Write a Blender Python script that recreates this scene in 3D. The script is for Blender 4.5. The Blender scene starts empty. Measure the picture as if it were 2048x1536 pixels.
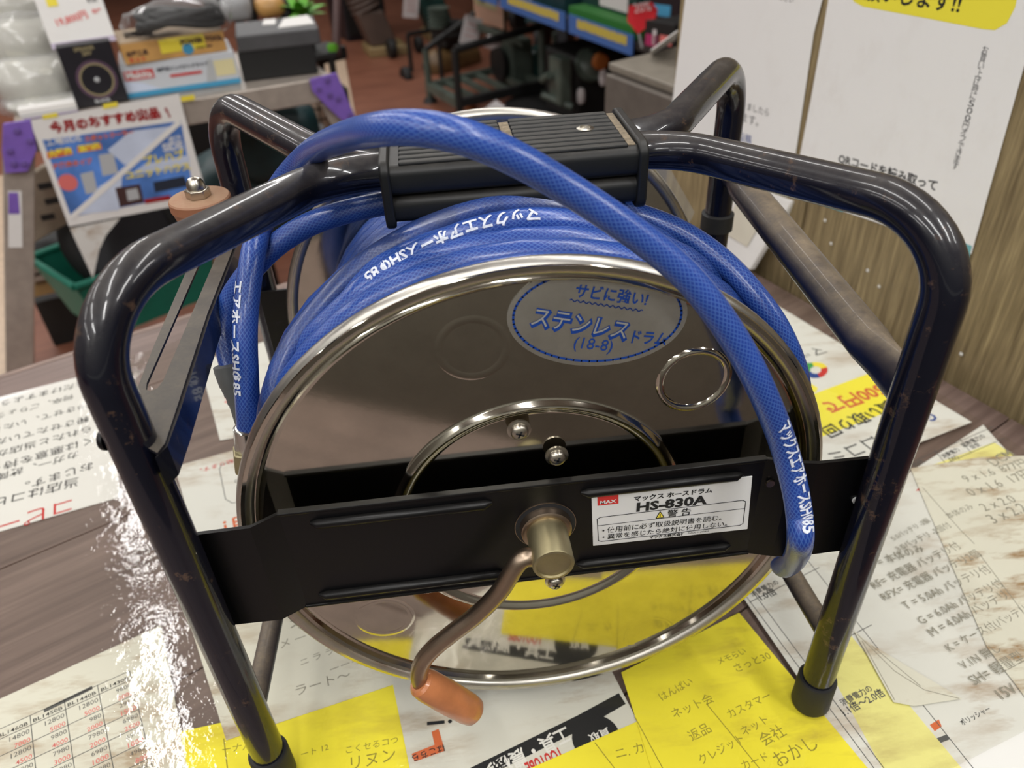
import bpy, bmesh, math, random
from mathutils import Vector as V, Matrix, noise
from math import sin, cos, pi, radians as R
random.seed(4)
S = bpy.context.scene
COL = S.collection

# ------------------------------------------------------------------ camera, world, lights
cam = bpy.data.cameras.new('camera'); cam.sensor_width = 36; cam.lens = 27.035
cam.clip_start = .01
cam.dof.use_dof = True; cam.dof.focus_distance = .43; cam.dof.aperture_fstop = 8.5
co = bpy.data.objects.new('camera', cam); COL.objects.link(co)
pit, yaw, rol = .6317, -.0864, -.0517
f = V((-sin(yaw)*cos(pit), cos(yaw)*cos(pit), -sin(pit)))
r0 = V((cos(yaw), sin(yaw), 0)); u0 = r0.cross(f)
rt = cos(rol)*r0+sin(rol)*u0; up = -sin(rol)*r0+cos(rol)*u0
co.matrix_world = Matrix(((rt.x, up.x, -f.x, -.0375), (rt.y, up.y, -f.y, -.4146), (rt.z, up.z, -f.z, .501), (0, 0, 0, 1)))
S.camera = co
w = bpy.data.worlds.new('world'); S.world = w; w.use_nodes = True
w.node_tree.nodes['Background'].inputs[0].default_value = (.75, .8, 1, 1)
w.node_tree.nodes['Background'].inputs[1].default_value = .35
S.view_settings.view_transform = 'Standard'; S.view_settings.look = 'None'; S.view_settings.gamma = 1
S.view_settings.use_curve_mapping = False; S.view_settings.exposure = -.3
CEIL = 1.9
def lamp(x, y, ang, lx, ly, e, col=(1, .99, .97)):
    l = bpy.data.lights.new('ceiling_lamp', 'AREA'); l.shape = 'RECTANGLE'; l.size = lx; l.size_y = ly; l.energy = e; l.color = col
    o = bpy.data.objects.new('ceiling_lamp', l); o.location = (x, y, CEIL-.06); o.rotation_euler = (0, 0, ang); COL.objects.link(o)
GA = R(20)                                   # the shop's grid is turned against the reel
for i in range(-2, 3):
    for j in range(-1, 6):
        if i == 2 and j in (0, 1, 2): continue       # above the panel wall and its shelves
        px, py = i*1.3-.66, j*1.5-.2
        lamp(px*cos(GA)-py*sin(GA), px*sin(GA)+py*cos(GA), GA, .07, 1.2, {-1: 28, 0: 14}.get(j, 11))

# ------------------------------------------------------------------ materials
def newmat(name):
    m = bpy.data.materials.new(name); m.use_nodes = True
    nt = m.node_tree; return m, nt, nt.nodes['Principled BSDF']
def N(nt, t, **k):
    n = nt.nodes.new(t)
    for a, b in k.items(): setattr(n, a, b)
    return n
def L(nt, a, b): nt.links.new(a, b)
def noise_n(nt, scale, detail=3, vec=None, rough=.55):
    n = N(nt, 'ShaderNodeTexNoise'); n.inputs['Scale'].default_value = scale; n.inputs['Detail'].default_value = detail; n.inputs['Roughness'].default_value = rough
    if vec is None: vec = N(nt, 'ShaderNodeTexCoord').outputs['Object']
    L(nt, vec, n.inputs['Vector']); return n
def ramp(nt, src, *st):
    r = N(nt, 'ShaderNodeValToRGB')
    e = r.color_ramp.elements
    while len(e) < len(st): e.new(.5)
    for i, (p, c) in enumerate(st):
        e[i].position = p; e[i].color = c if len(c) == 4 else (*c, 1)
    L(nt, src, r.inputs[0]); return r
def mixc(nt, fac, a, b):
    m = N(nt, 'ShaderNodeMix', data_type='RGBA')
    for s, v in ((m.inputs['Factor'], fac), (m.inputs['A'], a), (m.inputs['B'], b)):
        if isinstance(v, (int, float)): s.default_value = v
        elif isinstance(v, tuple): s.default_value = v if len(v) == 4 else (*v, 1)
        else: L(nt, v, s)
    return m.outputs['Result']
def G(v): return (v, v, v, 1)
def bump(nt, b, src, strength, dist=.001):
    n = N(nt, 'ShaderNodeBump'); n.inputs['Strength'].default_value = strength; n.inputs['Distance'].default_value = dist
    L(nt, src, n.inputs['Height']); L(nt, n.outputs[0], b.inputs['Normal'])
def srgb(r, g, b):
    k = lambda c: (c/255/12.92) if c/255 <= .04045 else ((c/255+.055)/1.055)**2.4
    return (k(r), k(g), k(b))
def mat(name, col, rough=.5, metal=0, var=.12, sc=30, spec=.5, bmp=0, coat=0):
    m, nt, b = newmat(name)
    b.inputs['Roughness'].default_value = rough; b.inputs['Metallic'].default_value = metal
    b.inputs['Specular IOR Level'].default_value = spec; b.inputs['Coat Weight'].default_value = coat
    n = noise_n(nt, sc, 4)
    r = ramp(nt, n.outputs[0], (.3, tuple(c*(1-var) for c in col)), (.7, tuple(min(1, c*(1+var)) for c in col)))
    L(nt, r.outputs[0], b.inputs['Base Color'])
    if bmp: bump(nt, b, n.outputs[0], bmp)
    return m
def plain(name, col, rough=.6, metal=0, emit=0):
    m, nt, b = newmat(name); b.inputs['Base Color'].default_value = (*col, 1); b.inputs['Roughness'].default_value = rough; b.inputs['Metallic'].default_value = metal
    b.inputs['Specular IOR Level'].default_value = .3
    return m
def dusty(name, col, rough, dustcol, amt, rust=0, coat=0, lo=.2, metal=0, spec=.5):
    """painted metal with dust settled on upward faces and worn rusty specks"""
    m, nt, b = newmat(name)
    g = N(nt, 'ShaderNodeNewGeometry'); sx = N(nt, 'ShaderNodeSeparateXYZ'); L(nt, g.outputs['Normal'], sx.inputs[0])
    n1 = noise_n(nt, 45, 6, rough=.7); n2 = noise_n(nt, 420, 2)
    mr = N(nt, 'ShaderNodeMapRange'); mr.inputs[1].default_value = lo; mr.inputs[2].default_value = 1.1; L(nt, sx.outputs[2], mr.inputs[0])
    a = N(nt, 'ShaderNodeMath', operation='MULTIPLY_ADD'); L(nt, n1.outputs[0], a.inputs[0]); a.inputs[1].default_value = .9; a.inputs[2].default_value = -.05
    q = N(nt, 'ShaderNodeMath', operation='MULTIPLY'); L(nt, mr.outputs[0], q.inputs[0]); L(nt, a.outputs[0], q.inputs[1])
    p = N(nt, 'ShaderNodeMath', operation='MULTIPLY_ADD'); L(nt, n2.outputs[0], p.inputs[0]); p.inputs[1].default_value = .7; p.inputs[2].default_value = .65
    d = N(nt, 'ShaderNodeMath', operation='MULTIPLY', use_clamp=True); L(nt, q.outputs[0], d.inputs[0]); L(nt, p.outputs[0], d.inputs[1])
    d2 = N(nt, 'ShaderNodeMath', operation='MULTIPLY', use_clamp=True); L(nt, d.outputs[0], d2.inputs[0]); d2.inputs[1].default_value = amt
    base = mixc(nt, d2.outputs[0], col, dustcol)
    if rust:
        n3 = noise_n(nt, 60, 8, rough=.75)
        rr = ramp(nt, n3.outputs[0], (.585, G(0)), (.67, G(rust)))
        base = mixc(nt, rr.outputs[0], base, srgb(96, 74, 58))
    L(nt, base, b.inputs['Base Color'])
    ro = N(nt, 'ShaderNodeMapRange'); ro.inputs[3].default_value = rough; ro.inputs[4].default_value = .85; L(nt, d2.outputs[0], ro.inputs[0])
    L(nt, ro.outputs[0], b.inputs['Roughness']); b.inputs['Coat Weight'].default_value = coat; b.inputs['Metallic'].default_value = metal; b.inputs['Specular IOR Level'].default_value = spec
    b.inputs['Coat Roughness'].default_value = .07
    bump(nt, b, n2.outputs[0], .05, .0004)
    return m
def steel(name, col, rough, dust=.25, bmp=.04):
    m, nt, b = newmat(name); b.inputs['Metallic'].default_value = 1
    n = noise_n(nt, 9, 5); n2 = noise_n(nt, 300, 3); n3 = noise_n(nt, 70, 6, rough=.7)
    r = ramp(nt, n3.outputs[0], (.35, col), (.75, tuple(c*.86 for c in col)))
    L(nt, r.outputs[0], b.inputs['Base Color'])
    q = ramp(nt, n.outputs[0], (.3, G(rough)), (.75, G(rough*1.7)))
    L(nt, q.outputs[0], b.inputs['Roughness'])
    bump(nt, b, n2.outputs[0], bmp, .0002)
    return m
def paper(name, col, stain=.25, stcol=srgb(150, 118, 80), rough=.6):
    m, nt, b = newmat(name)
    tc = N(nt, 'ShaderNodeTexCoord').outputs['Object']
    mp = N(nt, 'ShaderNodeMapping'); L(nt, tc, mp.inputs[0]); mp.inputs['Rotation'].default_value = (0, 0, R(-24)); mp.inputs['Scale'].default_value = (.45, 1.6, 1)
    n = noise_n(nt, 22, 7, mp.outputs[0], .68); n2 = noise_n(nt, 8, 4)
    a = ramp(nt, n.outputs[0], (.50, G(0)), (.68, G(1)))
    c = ramp(nt, n2.outputs[0], (.38, G(0)), (.62, G(1)))
    q = N(nt, 'ShaderNodeMath', operation='MULTIPLY'); L(nt, a.outputs[0], q.inputs[0]); L(nt, c.outputs[0], q.inputs[1])
    q2 = N(nt, 'ShaderNodeMath', operation='MULTIPLY', use_clamp=True); L(nt, q.outputs[0], q2.inputs[0]); q2.inputs[1].default_value = stain*2.2
    L(nt, mixc(nt, q2.outputs[0], col, stcol), b.inputs['Base Color']); b.inputs['Roughness'].default_value = rough
    b.inputs['Specular IOR Level'].default_value = .2
    return m
def grain(name, c1, c2, ang, sc=1.0, rough=.5, axis='Z'):
    """wood grain running along a direction in the XY plane (axis Z) or upright (axis U)"""
    m, nt, b = newmat(name)
    tc = N(nt, 'ShaderNodeTexCoord').outputs['Object']
    mp = N(nt, 'ShaderNodeMapping'); mp.inputs['Rotation'].default_value = (0, 0, -ang)
    L(nt, tc, mp.inputs[0])
    m2 = N(nt, 'ShaderNodeMapping'); L(nt, mp.outputs[0], m2.inputs[0])
    m2.inputs['Scale'].default_value = (1.5, 34, 34) if axis == 'Z' else (70, 70, 3.2)
    n = noise_n(nt, 3*sc, 6, m2.outputs[0], .65); n2 = noise_n(nt, 5, 3)
    ad = N(nt, 'ShaderNodeMath', operation='MULTIPLY_ADD'); L(nt, n2.outputs[0], ad.inputs[0]); ad.inputs[1].default_value = .35; L(nt, n.outputs[0], ad.inputs[2])
    r = ramp(nt, ad.outputs[0], (.45, c1), (.72, tuple((a+b)/2 for a, b in zip(c1, c2))), (.9, c2))
    L(nt, r.outputs[0], b.inputs['Base Color']); b.inputs['Roughness'].default_value = rough
    bump(nt, b, n.outputs[0], .15, .0006)
    return m
M = {}
NAVY = srgb(22, 24, 42)
M['navy'] = dusty('navy_paint', srgb(11, 13, 25), .24, srgb(122, 116, 108), .6, .6, .55, spec=.2)
M['dusty_navy'] = dusty('dusty_navy_paint', srgb(17, 20, 38), .3, srgb(140, 124, 100), 1.5, .3, .1, .0)
M['bracket'] = dusty('bracket_paint', srgb(20, 21, 30), .35, srgb(126, 116, 100), .95, .2, .1)
M['black'] = dusty('black_paint', srgb(8, 8, 10), .34, srgb(100, 96, 88), .14, 0, spec=.28)
M['grip'] = dusty('black_plastic', srgb(17, 19, 21), .42, srgb(140, 132, 120), .22, 0, spec=.35)
M['grip_rib'] = dusty('black_plastic_rib', srgb(30, 31, 32), .5, srgb(120, 115, 105), .38, 0, spec=.35)
M['dust'] = mat('dust', srgb(120, 108, 90), .95, 0, .35, 300)
M['rubber'] = mat('rubber', srgb(24, 24, 24), .6)
M['mirror'] = steel('polished_stainless', srgb(196, 190, 178), .07)
M['rim'] = steel('rim_stainless', srgb(190, 186, 178), .28)
M['zinc'] = steel('zinc', srgb(176, 166, 132), .34, bmp=.2)
M['chrome'] = steel('chrome', srgb(205, 205, 200), .14)
M['rod'] = steel('bare_rod', srgb(164, 146, 128), .25, bmp=.12)
M['screw'] = steel('screw_steel', srgb(190, 184, 172), .22)
M['boot'] = mat('grey_rubber', srgb(84, 86, 86), .6)
M['terracotta'] = mat('brown_plastic', srgb(172, 108, 68), .3, 0, .18, 60, .5, .1, .3)
M['roller'] = dusty('roller_brown', srgb(136, 88, 62), .6, srgb(160, 138, 112), 1.3, .4)
def hosemat(dirt=.35, lo=.55):
    m, nt, b = newmat('blue_braided_hose')
    uv = N(nt, 'ShaderNodeTexCoord').outputs['UV']; sx = N(nt, 'ShaderNodeSeparateXYZ'); L(nt, uv, sx.inputs[0])
    def band(sgn):
        u = N(nt, 'ShaderNodeMath', operation='MULTIPLY'); L(nt, sx.outputs[0], u.inputs[0]); u.inputs[1].default_value = 1/.0031
        v = N(nt, 'ShaderNodeMath', operation='MULTIPLY_ADD'); L(nt, sx.outputs[1], v.inputs[0]); v.inputs[1].default_value = 20*sgn; L(nt, u.outputs[0], v.inputs[2])
        fr = N(nt, 'ShaderNodeMath', operation='PINGPONG'); L(nt, v.outputs[0], fr.inputs[0]); fr.inputs[1].default_value = .5
        return fr.outputs[0]
    mn = N(nt, 'ShaderNodeMath', operation='MINIMUM'); L(nt, band(1), mn.inputs[0]); L(nt, band(-1), mn.inputs[1])
    dia = ramp(nt, mn.outputs[0], (.02, G(1)), (.24, G(0)))
    n = noise_n(nt, 14, 4)
    deep = ramp(nt, n.outputs[0], (.3, srgb(17, 47, 120)), (.7, srgb(26, 62, 148)))
    fc = N(nt, 'ShaderNodeMath', operation='MULTIPLY'); L(nt, dia.outputs[0], fc.inputs[0]); fc.inputs[1].default_value = .42
    c = mixc(nt, fc.outputs[0], deep.outputs[0], srgb(88, 126, 190))
    # grime: worn darker patches along the hose
    n2 = noise_n(nt, 24, 6, rough=.65); gr = ramp(nt, n2.outputs[0], (lo, G(0)), (lo+.25, G(dirt)))
    c = mixc(nt, gr.outputs[0], c, srgb(44, 52, 82))
    L(nt, c, b.inputs['Base Color'])
    b.inputs['Roughness'].default_value = .33; b.inputs['Coat Weight'].default_value = .25; b.inputs['Coat Roughness'].default_value = .15
    bump(nt, b, dia.outputs[0], .12, .0003)
    return m
M['hose'] = hosemat(); M['hose_dirty'] = hosemat(.75, .28)
M['ink_white'] = mat('white_ink', srgb(205, 210, 222), .6, 0, .25, 500)
M['ink'] = plain('black_ink', srgb(32, 33, 36), .6)
M['ink_soft'] = plain('grey_ink', srgb(84, 84, 84), .6)
M['pencil'] = plain('pencil', srgb(138, 134, 122), .7)
M['pencil_y'] = plain('pencil_on_yellow', srgb(150, 138, 52), .7)
M['ink_red'] = plain('red_ink', srgb(196, 52, 50), .6)
M['ink_pink'] = plain('pink_ink', srgb(214, 112, 108), .6)
M['ink_blue'] = plain('blue_ink', srgb(22, 62, 140), .5)
M['ink_orange'] = plain('orange_ink', srgb(206, 104, 62), .6)
M['ink_yellow'] = plain('yellow_ink', srgb(232, 214, 70), .6)
M['ink_green'] = plain('green_ink', srgb(60, 150, 80), .6)
M['white_paper'] = paper('white_paper', srgb(216, 215, 210), .35)
M['clean_paper'] = paper('clean_paper', srgb(224, 222, 219), .04)
M['wall_paper'] = paper('poster_paper', srgb(230, 229, 228), .03)
M['old_paper'] = paper('stained_paper', srgb(214, 211, 198), .75)
M['flyer'] = paper('flyer_paper', srgb(210, 208, 200), .4)
M['yellow_paper'] = paper('yellow_paper', srgb(238, 224, 62), .35, srgb(176, 150, 60))
M['pale_yellow'] = paper('pale_yellow_print', srgb(228, 222, 142), .3)
M['poster_yellow'] = plain('poster_yellow', srgb(236, 224, 68), .5)
M['tape_teal'] = plain('teal_tape', srgb(110, 170, 176), .35)
M['foil'] = plain('foil_print', srgb(150, 150, 146), .4)
M['label'] = plain('label_white', srgb(214, 214, 213), .35)
M['silver_sticker'] = steel('silver_foil', srgb(196, 196, 190), .38)
M['counter'] = grain('counter_wood', srgb(88, 71, 65), srgb(132, 112, 104), R(28), 1, .45)
M['counter_edge'] = mat('counter_edge', srgb(126, 106, 96), .5)
M['panel'] = grain('panel_wood', srgb(90, 75, 50), srgb(164, 146, 108), 0, 1, .55, 'U')
M['floor'] = grain('floor_wood', srgb(108, 66, 50), srgb(150, 98, 76), R(20), .5, .4)
M['cream'] = mat('cream_floor_and_glare', srgb(206, 182, 158), .35)
M['ceiling'] = plain('ceiling_white', srgb(200, 200, 196), .8)
M['shop_wall'] = mat('shop_wall', srgb(120, 110, 102), .7)
M['staff_wall'] = mat('staff_wall', srgb(140, 140, 132), .7, sc=3, var=.08)
M['dark_wall'] = mat('dark_wall', srgb(46, 40, 38), .7, sc=4, var=.4)
def front_only(nt, src):
    ge = N(nt, 'ShaderNodeNewGeometry'); iv = N(nt, 'ShaderNodeMath', operation='SUBTRACT'); iv.inputs[0].default_value = 1; L(nt, ge.outputs['Backfacing'], iv.inputs[1])
    mu = N(nt, 'ShaderNodeMath', operation='MULTIPLY'); L(nt, iv.outputs[0], mu.inputs[0]); L(nt, src, mu.inputs[1]); return mu.outputs[0]
def vinyl():
    m = bpy.data.materials.new('clear_vinyl'); m.use_nodes = True; nt = m.node_tree; nt.nodes.clear()
    o = N(nt, 'ShaderNodeOutputMaterial'); mx = N(nt, 'ShaderNodeMixShader'); t = N(nt, 'ShaderNodeBsdfTransparent'); g = N(nt, 'ShaderNodeBsdfGlossy')
    fr = N(nt, 'ShaderNodeFresnel'); fr.inputs[0].default_value = 1.5
    t.inputs[0].default_value = (.97, .97, .955, 1); g.inputs['Roughness'].default_value = .05
    n = noise_n(nt, 58, 4, rough=.55); n2 = noise_n(nt, 9, 2)
    ad = N(nt, 'ShaderNodeMath', operation='MULTIPLY_ADD'); L(nt, n2.outputs[0], ad.inputs[0]); ad.inputs[1].default_value = 2.8; L(nt, n.outputs[0], ad.inputs[2])
    b = N(nt, 'ShaderNodeBump'); b.inputs['Strength'].default_value = .42; b.inputs['Distance'].default_value = .0012; L(nt, ad.outputs[0], b.inputs['Height'])
    L(nt, b.outputs[0], g.inputs['Normal']); L(nt, b.outputs[0], fr.inputs['Normal'])
    L(nt, front_only(nt, fr.outputs[0]), mx.inputs[0]); L(nt, t.outputs[0], mx.inputs[1]); L(nt, g.outputs[0], mx.inputs[2]); L(nt, mx.outputs[0], o.inputs[0])
    return m
M['vinyl'] = vinyl()
def clear(name, tint, rough=.05, haze=0):
    m = bpy.data.materials.new(name); m.use_nodes = True; nt = m.node_tree; nt.nodes.clear()
    o = N(nt, 'ShaderNodeOutputMaterial'); mx = N(nt, 'ShaderNodeMixShader'); t = N(nt, 'ShaderNodeBsdfTransparent'); g = N(nt, 'ShaderNodeBsdfPrincipled')
    fr = N(nt, 'ShaderNodeFresnel'); fr.inputs[0].default_value = 1.5; t.inputs[0].default_value = (*tint, 1)
    g.inputs['Base Color'].default_value = (.7, .7, .7, 1); g.inputs['Roughness'].default_value = rough
    ad = N(nt, 'ShaderNodeMath', operation='ADD', use_clamp=True); L(nt, front_only(nt, fr.outputs[0]), ad.inputs[0]); ad.inputs[1].default_value = haze
    L(nt, ad.outputs[0], mx.inputs[0]); L(nt, t.outputs[0], mx.inputs[1]); L(nt, g.outputs[0], mx.inputs[2]); L(nt, mx.outputs[0], o.inputs[0])
    return m
M['clear_bag'] = clear('clear_bag', (.95, .95, .95), .12, .12)
M['acrylic'] = clear('acrylic', (.93, .94, .94), .05, .10)

# ------------------------------------------------------------------ mesh helpers
class MB:
    def __init__(s): s.v = []; s.f = []; s.uv = {}
    def add(s, vs, fs, uvs=None):
        o = len(s.v); s.v += [tuple(x) for x in vs]
        for i, q in enumerate(fs):
            if uvs: s.uv[len(s.f)] = uvs[i]
            s.f.append(tuple(a+o for a in q))
        return s
    def box(s, c, d, ux=(1, 0, 0), uy=(0, 1, 0), uz=(0, 0, 1)):
        c, ux, uy, uz = V(c), V(ux), V(uy), V(uz); a = [x/2 for x in d]
        vs = [c+ux*(i*a[0])+uy*(j*a[1])+uz*(k*a[2]) for k in (-1, 1) for j in (-1, 1) for i in (-1, 1)]
        return s.add(vs, [(0, 2, 3, 1), (4, 5, 7, 6), (0, 1, 5, 4), (2, 6, 7, 3), (0, 4, 6, 2), (1, 3, 7, 5)])
    def prism(s, pts, ext):
        pts = [V(p) for p in pts]; e = V(ext); n = len(pts)
        nrm = sum(((pts[i]-pts[0]).cross(pts[(i+1) % n]-pts[0]) for i in range(n)), V())
        if nrm.dot(e) < 0: pts = pts[::-1]
        fs = [tuple(range(n-1, -1, -1)), tuple(range(n, 2*n))]+[(i, (i+1) % n, n+(i+1) % n, n+i) for i in range(n)]
        return s.add(pts+[p+e for p in pts], fs)
    def tube(s, path, r, seg=14, cap=True, flat=None):
        T, Nn, B = frames(path); n = len(path); vs = []; fs = []; uv = []
        rr = r if isinstance(r, (list, tuple)) else [r]*n
        ln = [0]
        for i in range(1, n): ln.append(ln[-1]+(V(path[i])-V(path[i-1])).length)
        for i in range(n):
            for k in range(seg):
                a = 2*pi*k/seg; vs.append(V(path[i])+(Nn[i]*cos(a)+B[i]*sin(a))*rr[i])
        for i in range(n-1):
            for k in range(seg):
                k2 = (k+1) % seg
                fs.append((i*seg+k, i*seg+k2, (i+1)*seg+k2, (i+1)*seg+k))
                uv.append(((ln[i], k/seg), (ln[i], (k+1)/seg), (ln[i+1], (k+1)/seg), (ln[i+1], k/seg)))
        if cap:
            fs.append(tuple(range(seg-1, -1, -1))); uv.append(tuple((0, 0) for _ in range(seg)))
            fs.append(tuple((n-1)*seg+k for k in range(seg))); uv.append(tuple((0, 0) for _ in range(seg)))
        return s.add(vs, fs, uv)
    def lathe(s, prof, o, ax, seg=32, caps=True):
        """prof: (radius, height) pairs along the axis"""
        o, ax = V(o), V(ax).normalized(); a = ax.orthogonal().normalized(); b = ax.cross(a); vs = []; fs = []; n = len(prof)
        for r, h in prof:
            for k in range(seg): t = 2*pi*k/seg; vs.append(o+ax*h+(a*cos(t)+b*sin(t))*r)
        for i in range(n-1):
            for k in range(seg): k2 = (k+1) % seg; fs.append((i*seg+k, i*seg+k2, (i+1)*seg+k2, (i+1)*seg+k))
        if caps:
            if prof[0][0] > 1e-6: fs.append(tuple(range(seg-1, -1, -1)))
            if prof[-1][0] > 1e-6: fs.append(tuple((n-1)*seg+k for k in range(seg)))
        return s.add(vs, fs)
    def mesh(s, name, smooth=False):
        me = bpy.data.meshes.new(name); me.from_pydata(s.v, [], s.f)
        if s.uv:
            ul = me.uv_layers.new(name='UVMap'); li = 0
            for i, q in enumerate(s.f):
                for j in range(len(q)):
                    if i in s.uv: ul.data[li].uv = s.uv[i][j]
                    li += 1
        if smooth:
            me.shade_smooth()
            try: me.set_sharp_from_angle(angle=R(38))
            except Exception: pass
        return me
def frames(path):
    P = [V(p) for p in path]; n = len(P); T = []
    for i in range(n):
        d = P[min(i+1, n-1)]-P[max(i-1, 0)]; T.append(d.normalized() if d.length > 1e-9 else V((0, 0, 1)))
    a = T[0].orthogonal().normalized(); Nn = [a]
    for i in range(1, n):
        a = a-T[i]*a.dot(T[i]); a.normalize(); Nn.append(a.copy())
    return T, Nn, [T[i].cross(Nn[i]) for i in range(n)]
def catmull(pts, n=8):
    P = [V(p) for p in pts]; P = [P[0]*2-P[1]]+P+[P[-1]*2-P[-2]]; out = []
    for i in range(1, len(P)-2):
        a, b, c, d = P[i-1:i+3]
        for k in range(n):
            t = k/n; out.append(.5*((2*b)+(c-a)*t+(2*a-5*b+4*c-d)*t*t+(3*b-a-3*c+d)*t**3))
    out.append(P[-2]); return out
def fillet(pts, rad, n=8):
    P = [V(p) for p in pts]; out = [P[0]]
    for i in range(1, len(P)-1):
        r = rad[i-1] if isinstance(rad, (list, tuple)) else rad
        a = (P[i-1]-P[i]).normalized(); b = (P[i+1]-P[i]).normalized(); ang = a.angle(b); d = r/math.tan(ang/2)
        p0, p1 = P[i]+a*d, P[i]+b*d; c = P[i]+(a+b).normalized()*(r/sin(ang/2))
        v0, v1 = p0-c, p1-c; tot = v0.angle(v1)
        for k in range(n+1):
            t = k/n; out.append(c+(v0*sin((1-t)*tot)+v1*sin(t*tot))/sin(tot))
    out.append(P[-1]); return out
def obj(name, mb, m, parent=None, smooth=False, bev=0, kind=None, label=None):
    me = mb.mesh(name, smooth) if isinstance(mb, MB) else mb
    o = bpy.data.objects.new(name, me); COL.objects.link(o)
    if m: me.materials.clear(); me.materials.append(M[m] if isinstance(m, str) else m)
    if parent:
        o.parent = parent
        if parent.type == 'EMPTY':
            o.matrix_parent_inverse = Matrix.Translation(parent.location).inverted()
    if bev:
        b = o.modifiers.new('bevel', 'BEVEL'); b.width = bev; b.segments = 2; b.limit_method = 'ANGLE'
    if kind: o['kind'] = kind
    if label: o['label'] = label
    return o
def tag(o, label, cat, group=None):
    o['label'] = label; o['category'] = cat
    if group: o['group'] = group
    return o
def thing(name, loc, label, cat, group=None):
    o = bpy.data.objects.new(name, None); COL.objects.link(o); o.location = loc; o.empty_display_size = .05
    return tag(o, label, cat, group)
def text_mesh(s, size=1, bold=0, shear=0, stroke=False):
    c = bpy.data.curves.new('lettering', 'FONT'); c.body = s; c.size = size; c.offset = bold; c.shear = shear; c.resolution_u = 2
    c.align_x = 'LEFT'
    o = bpy.data.objects.new('lettering', c); COL.objects.link(o)
    me = bpy.data.meshes.new_from_object(o)
    bpy.data.objects.remove(o); bpy.data.curves.remove(c)
    return me
def lettering(parent, s, p0, p1, n, m, lift=.0004, height=None, bold=0, shear=0, hs=1.0, name='lettering'):
    """one printed line running from p0 to p1 on a surface with normal n"""
    p0, p1, n = V(p0), V(p1), V(n).normalized(); d = p1-p0; d = d-n*d.dot(n); w = d.length; d.normalize(); upv = n.cross(d)
    me = text_mesh(s, 1, bold, shear)
    if not me.vertices: return None
    xs = [v.co.x for v in me.vertices]; x0, x1 = min(xs), max(xs); k = w/(x1-x0)
    ky = (height/.74) if height else k*hs
    for v in me.vertices:
        v.co = p0+d*((v.co.x-x0)*k)+upv*(v.co.y*ky)+n*lift
    return obj(name, me, m, parent)
def strip(mb, a, b, w, n, th=.0003):
    """a thin printed or raised line from a to b"""
    a, b, n = V(a), V(b), V(n).normalized(); d = (b-a).normalized(); s = n.cross(d)*(w/2)
    return mb.prism([a-s, b-s, b+s, a+s], n*th)
def ribbon(mb, pts, w, n, th=.0003, closed=False):
    pts = list(pts)
    if closed: pts.append(pts[0])
    for a, b in zip(pts, pts[1:]):
        d = (V(b)-V(a)).normalized()*(w*.3); strip(mb, V(a)-d, V(b)+d, w, n, th)
    return mb
def structure(o, kind='structure'): o['kind'] = kind; return o

# ------------------------------------------------------------------ the room
FLOOR = -.95
structure(obj('floor', MB().box((0, 3, FLOOR-.02), (14, 16, .04)), 'floor'))
structure(obj('ceiling', MB().box((0, 3, CEIL+.02), (14, 16, .04)), 'ceiling'))
structure(obj('wall_back', MB().box((0, 9.9, .5), (14, .1, 3)), 'dark_wall'))
structure(obj('wall_left', MB().box((-5.5, 3, .5), (.1, 14, 3)), 'shop_wall'))
structure(obj('wall_front', MB().box((0, -2.9, .5), (14, .1, 3)), 'staff_wall'))
structure(obj('wall_far_right', MB().box((5.5, 3, .5), (.1, 14, 3)), 'dark_wall'))
UP = V((0, 0, 1))
tag(obj('grey_reflection_block', MB().box((.1, -1.45, -.42), (3.6, .4, 1.06)), 'staff_wall', bev=.005), 'grey block added behind the camera to mirror grey in the polished drum face', 'cabinet')  # unseen grey block, added only for its reflection in the drum
OW = V((.3928, .4811, 0)); DW = V((.371, -.929, 0)).normalized(); NW = V((-.929, -.371, 0)).normalized()
wr = structure(obj('wall_right', MB().box(OW+DW*.539-NW*.031+UP*.25, (1.52, .03, .62), DW, -NW), 'counter_edge'))
x = -.222
for wd in (.272, .205, .26, .205, .3, .3):
    obj('panel', MB().box(OW+DW*(x+wd/2)-NW*.008+UP*.25, (wd-.0022, .016, .62), DW, -NW), 'panel', wr, bev=.0008)
    x += wd
specks = MB()
for q in ((0.4498,0.3351,0.0609), (0.4572,0.3167,0.049), (0.4226,0.4033,0.0959), (0.406,0.4449,0.0345), (0.4999,0.2097,0.0209), (0.4284,0.3888,0.0718), (0.4375,0.3659,-0.1174)):
    specks.lathe([(0, -.0005), (.0022, 0), (.0014, .0008), (0, .001)], q, NW, 8)
structure(obj('paint_speck', specks, 'white_paper', wr), 'stuff')
# floor glare painted as a cream strip, then cream floor at the left
structure(obj('painted_glare', MB().prism([(-0.6537,6.0337,-0.95), (-0.8383,5.9318,-0.95), (-0.5789,3.1008,-0.95), (-0.3534,3.0521,-0.95)], (0, 0, .004)), 'cream'))
structure(obj('trim_2', MB().prism([(-2.7886,3.2284,-0.95), (-2.3194,4.109,-0.95), (-1.2996,1.4757,-0.95), (-1.883,1.5727,-0.95)], (0, 0, .004)), 'cream'))

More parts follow.
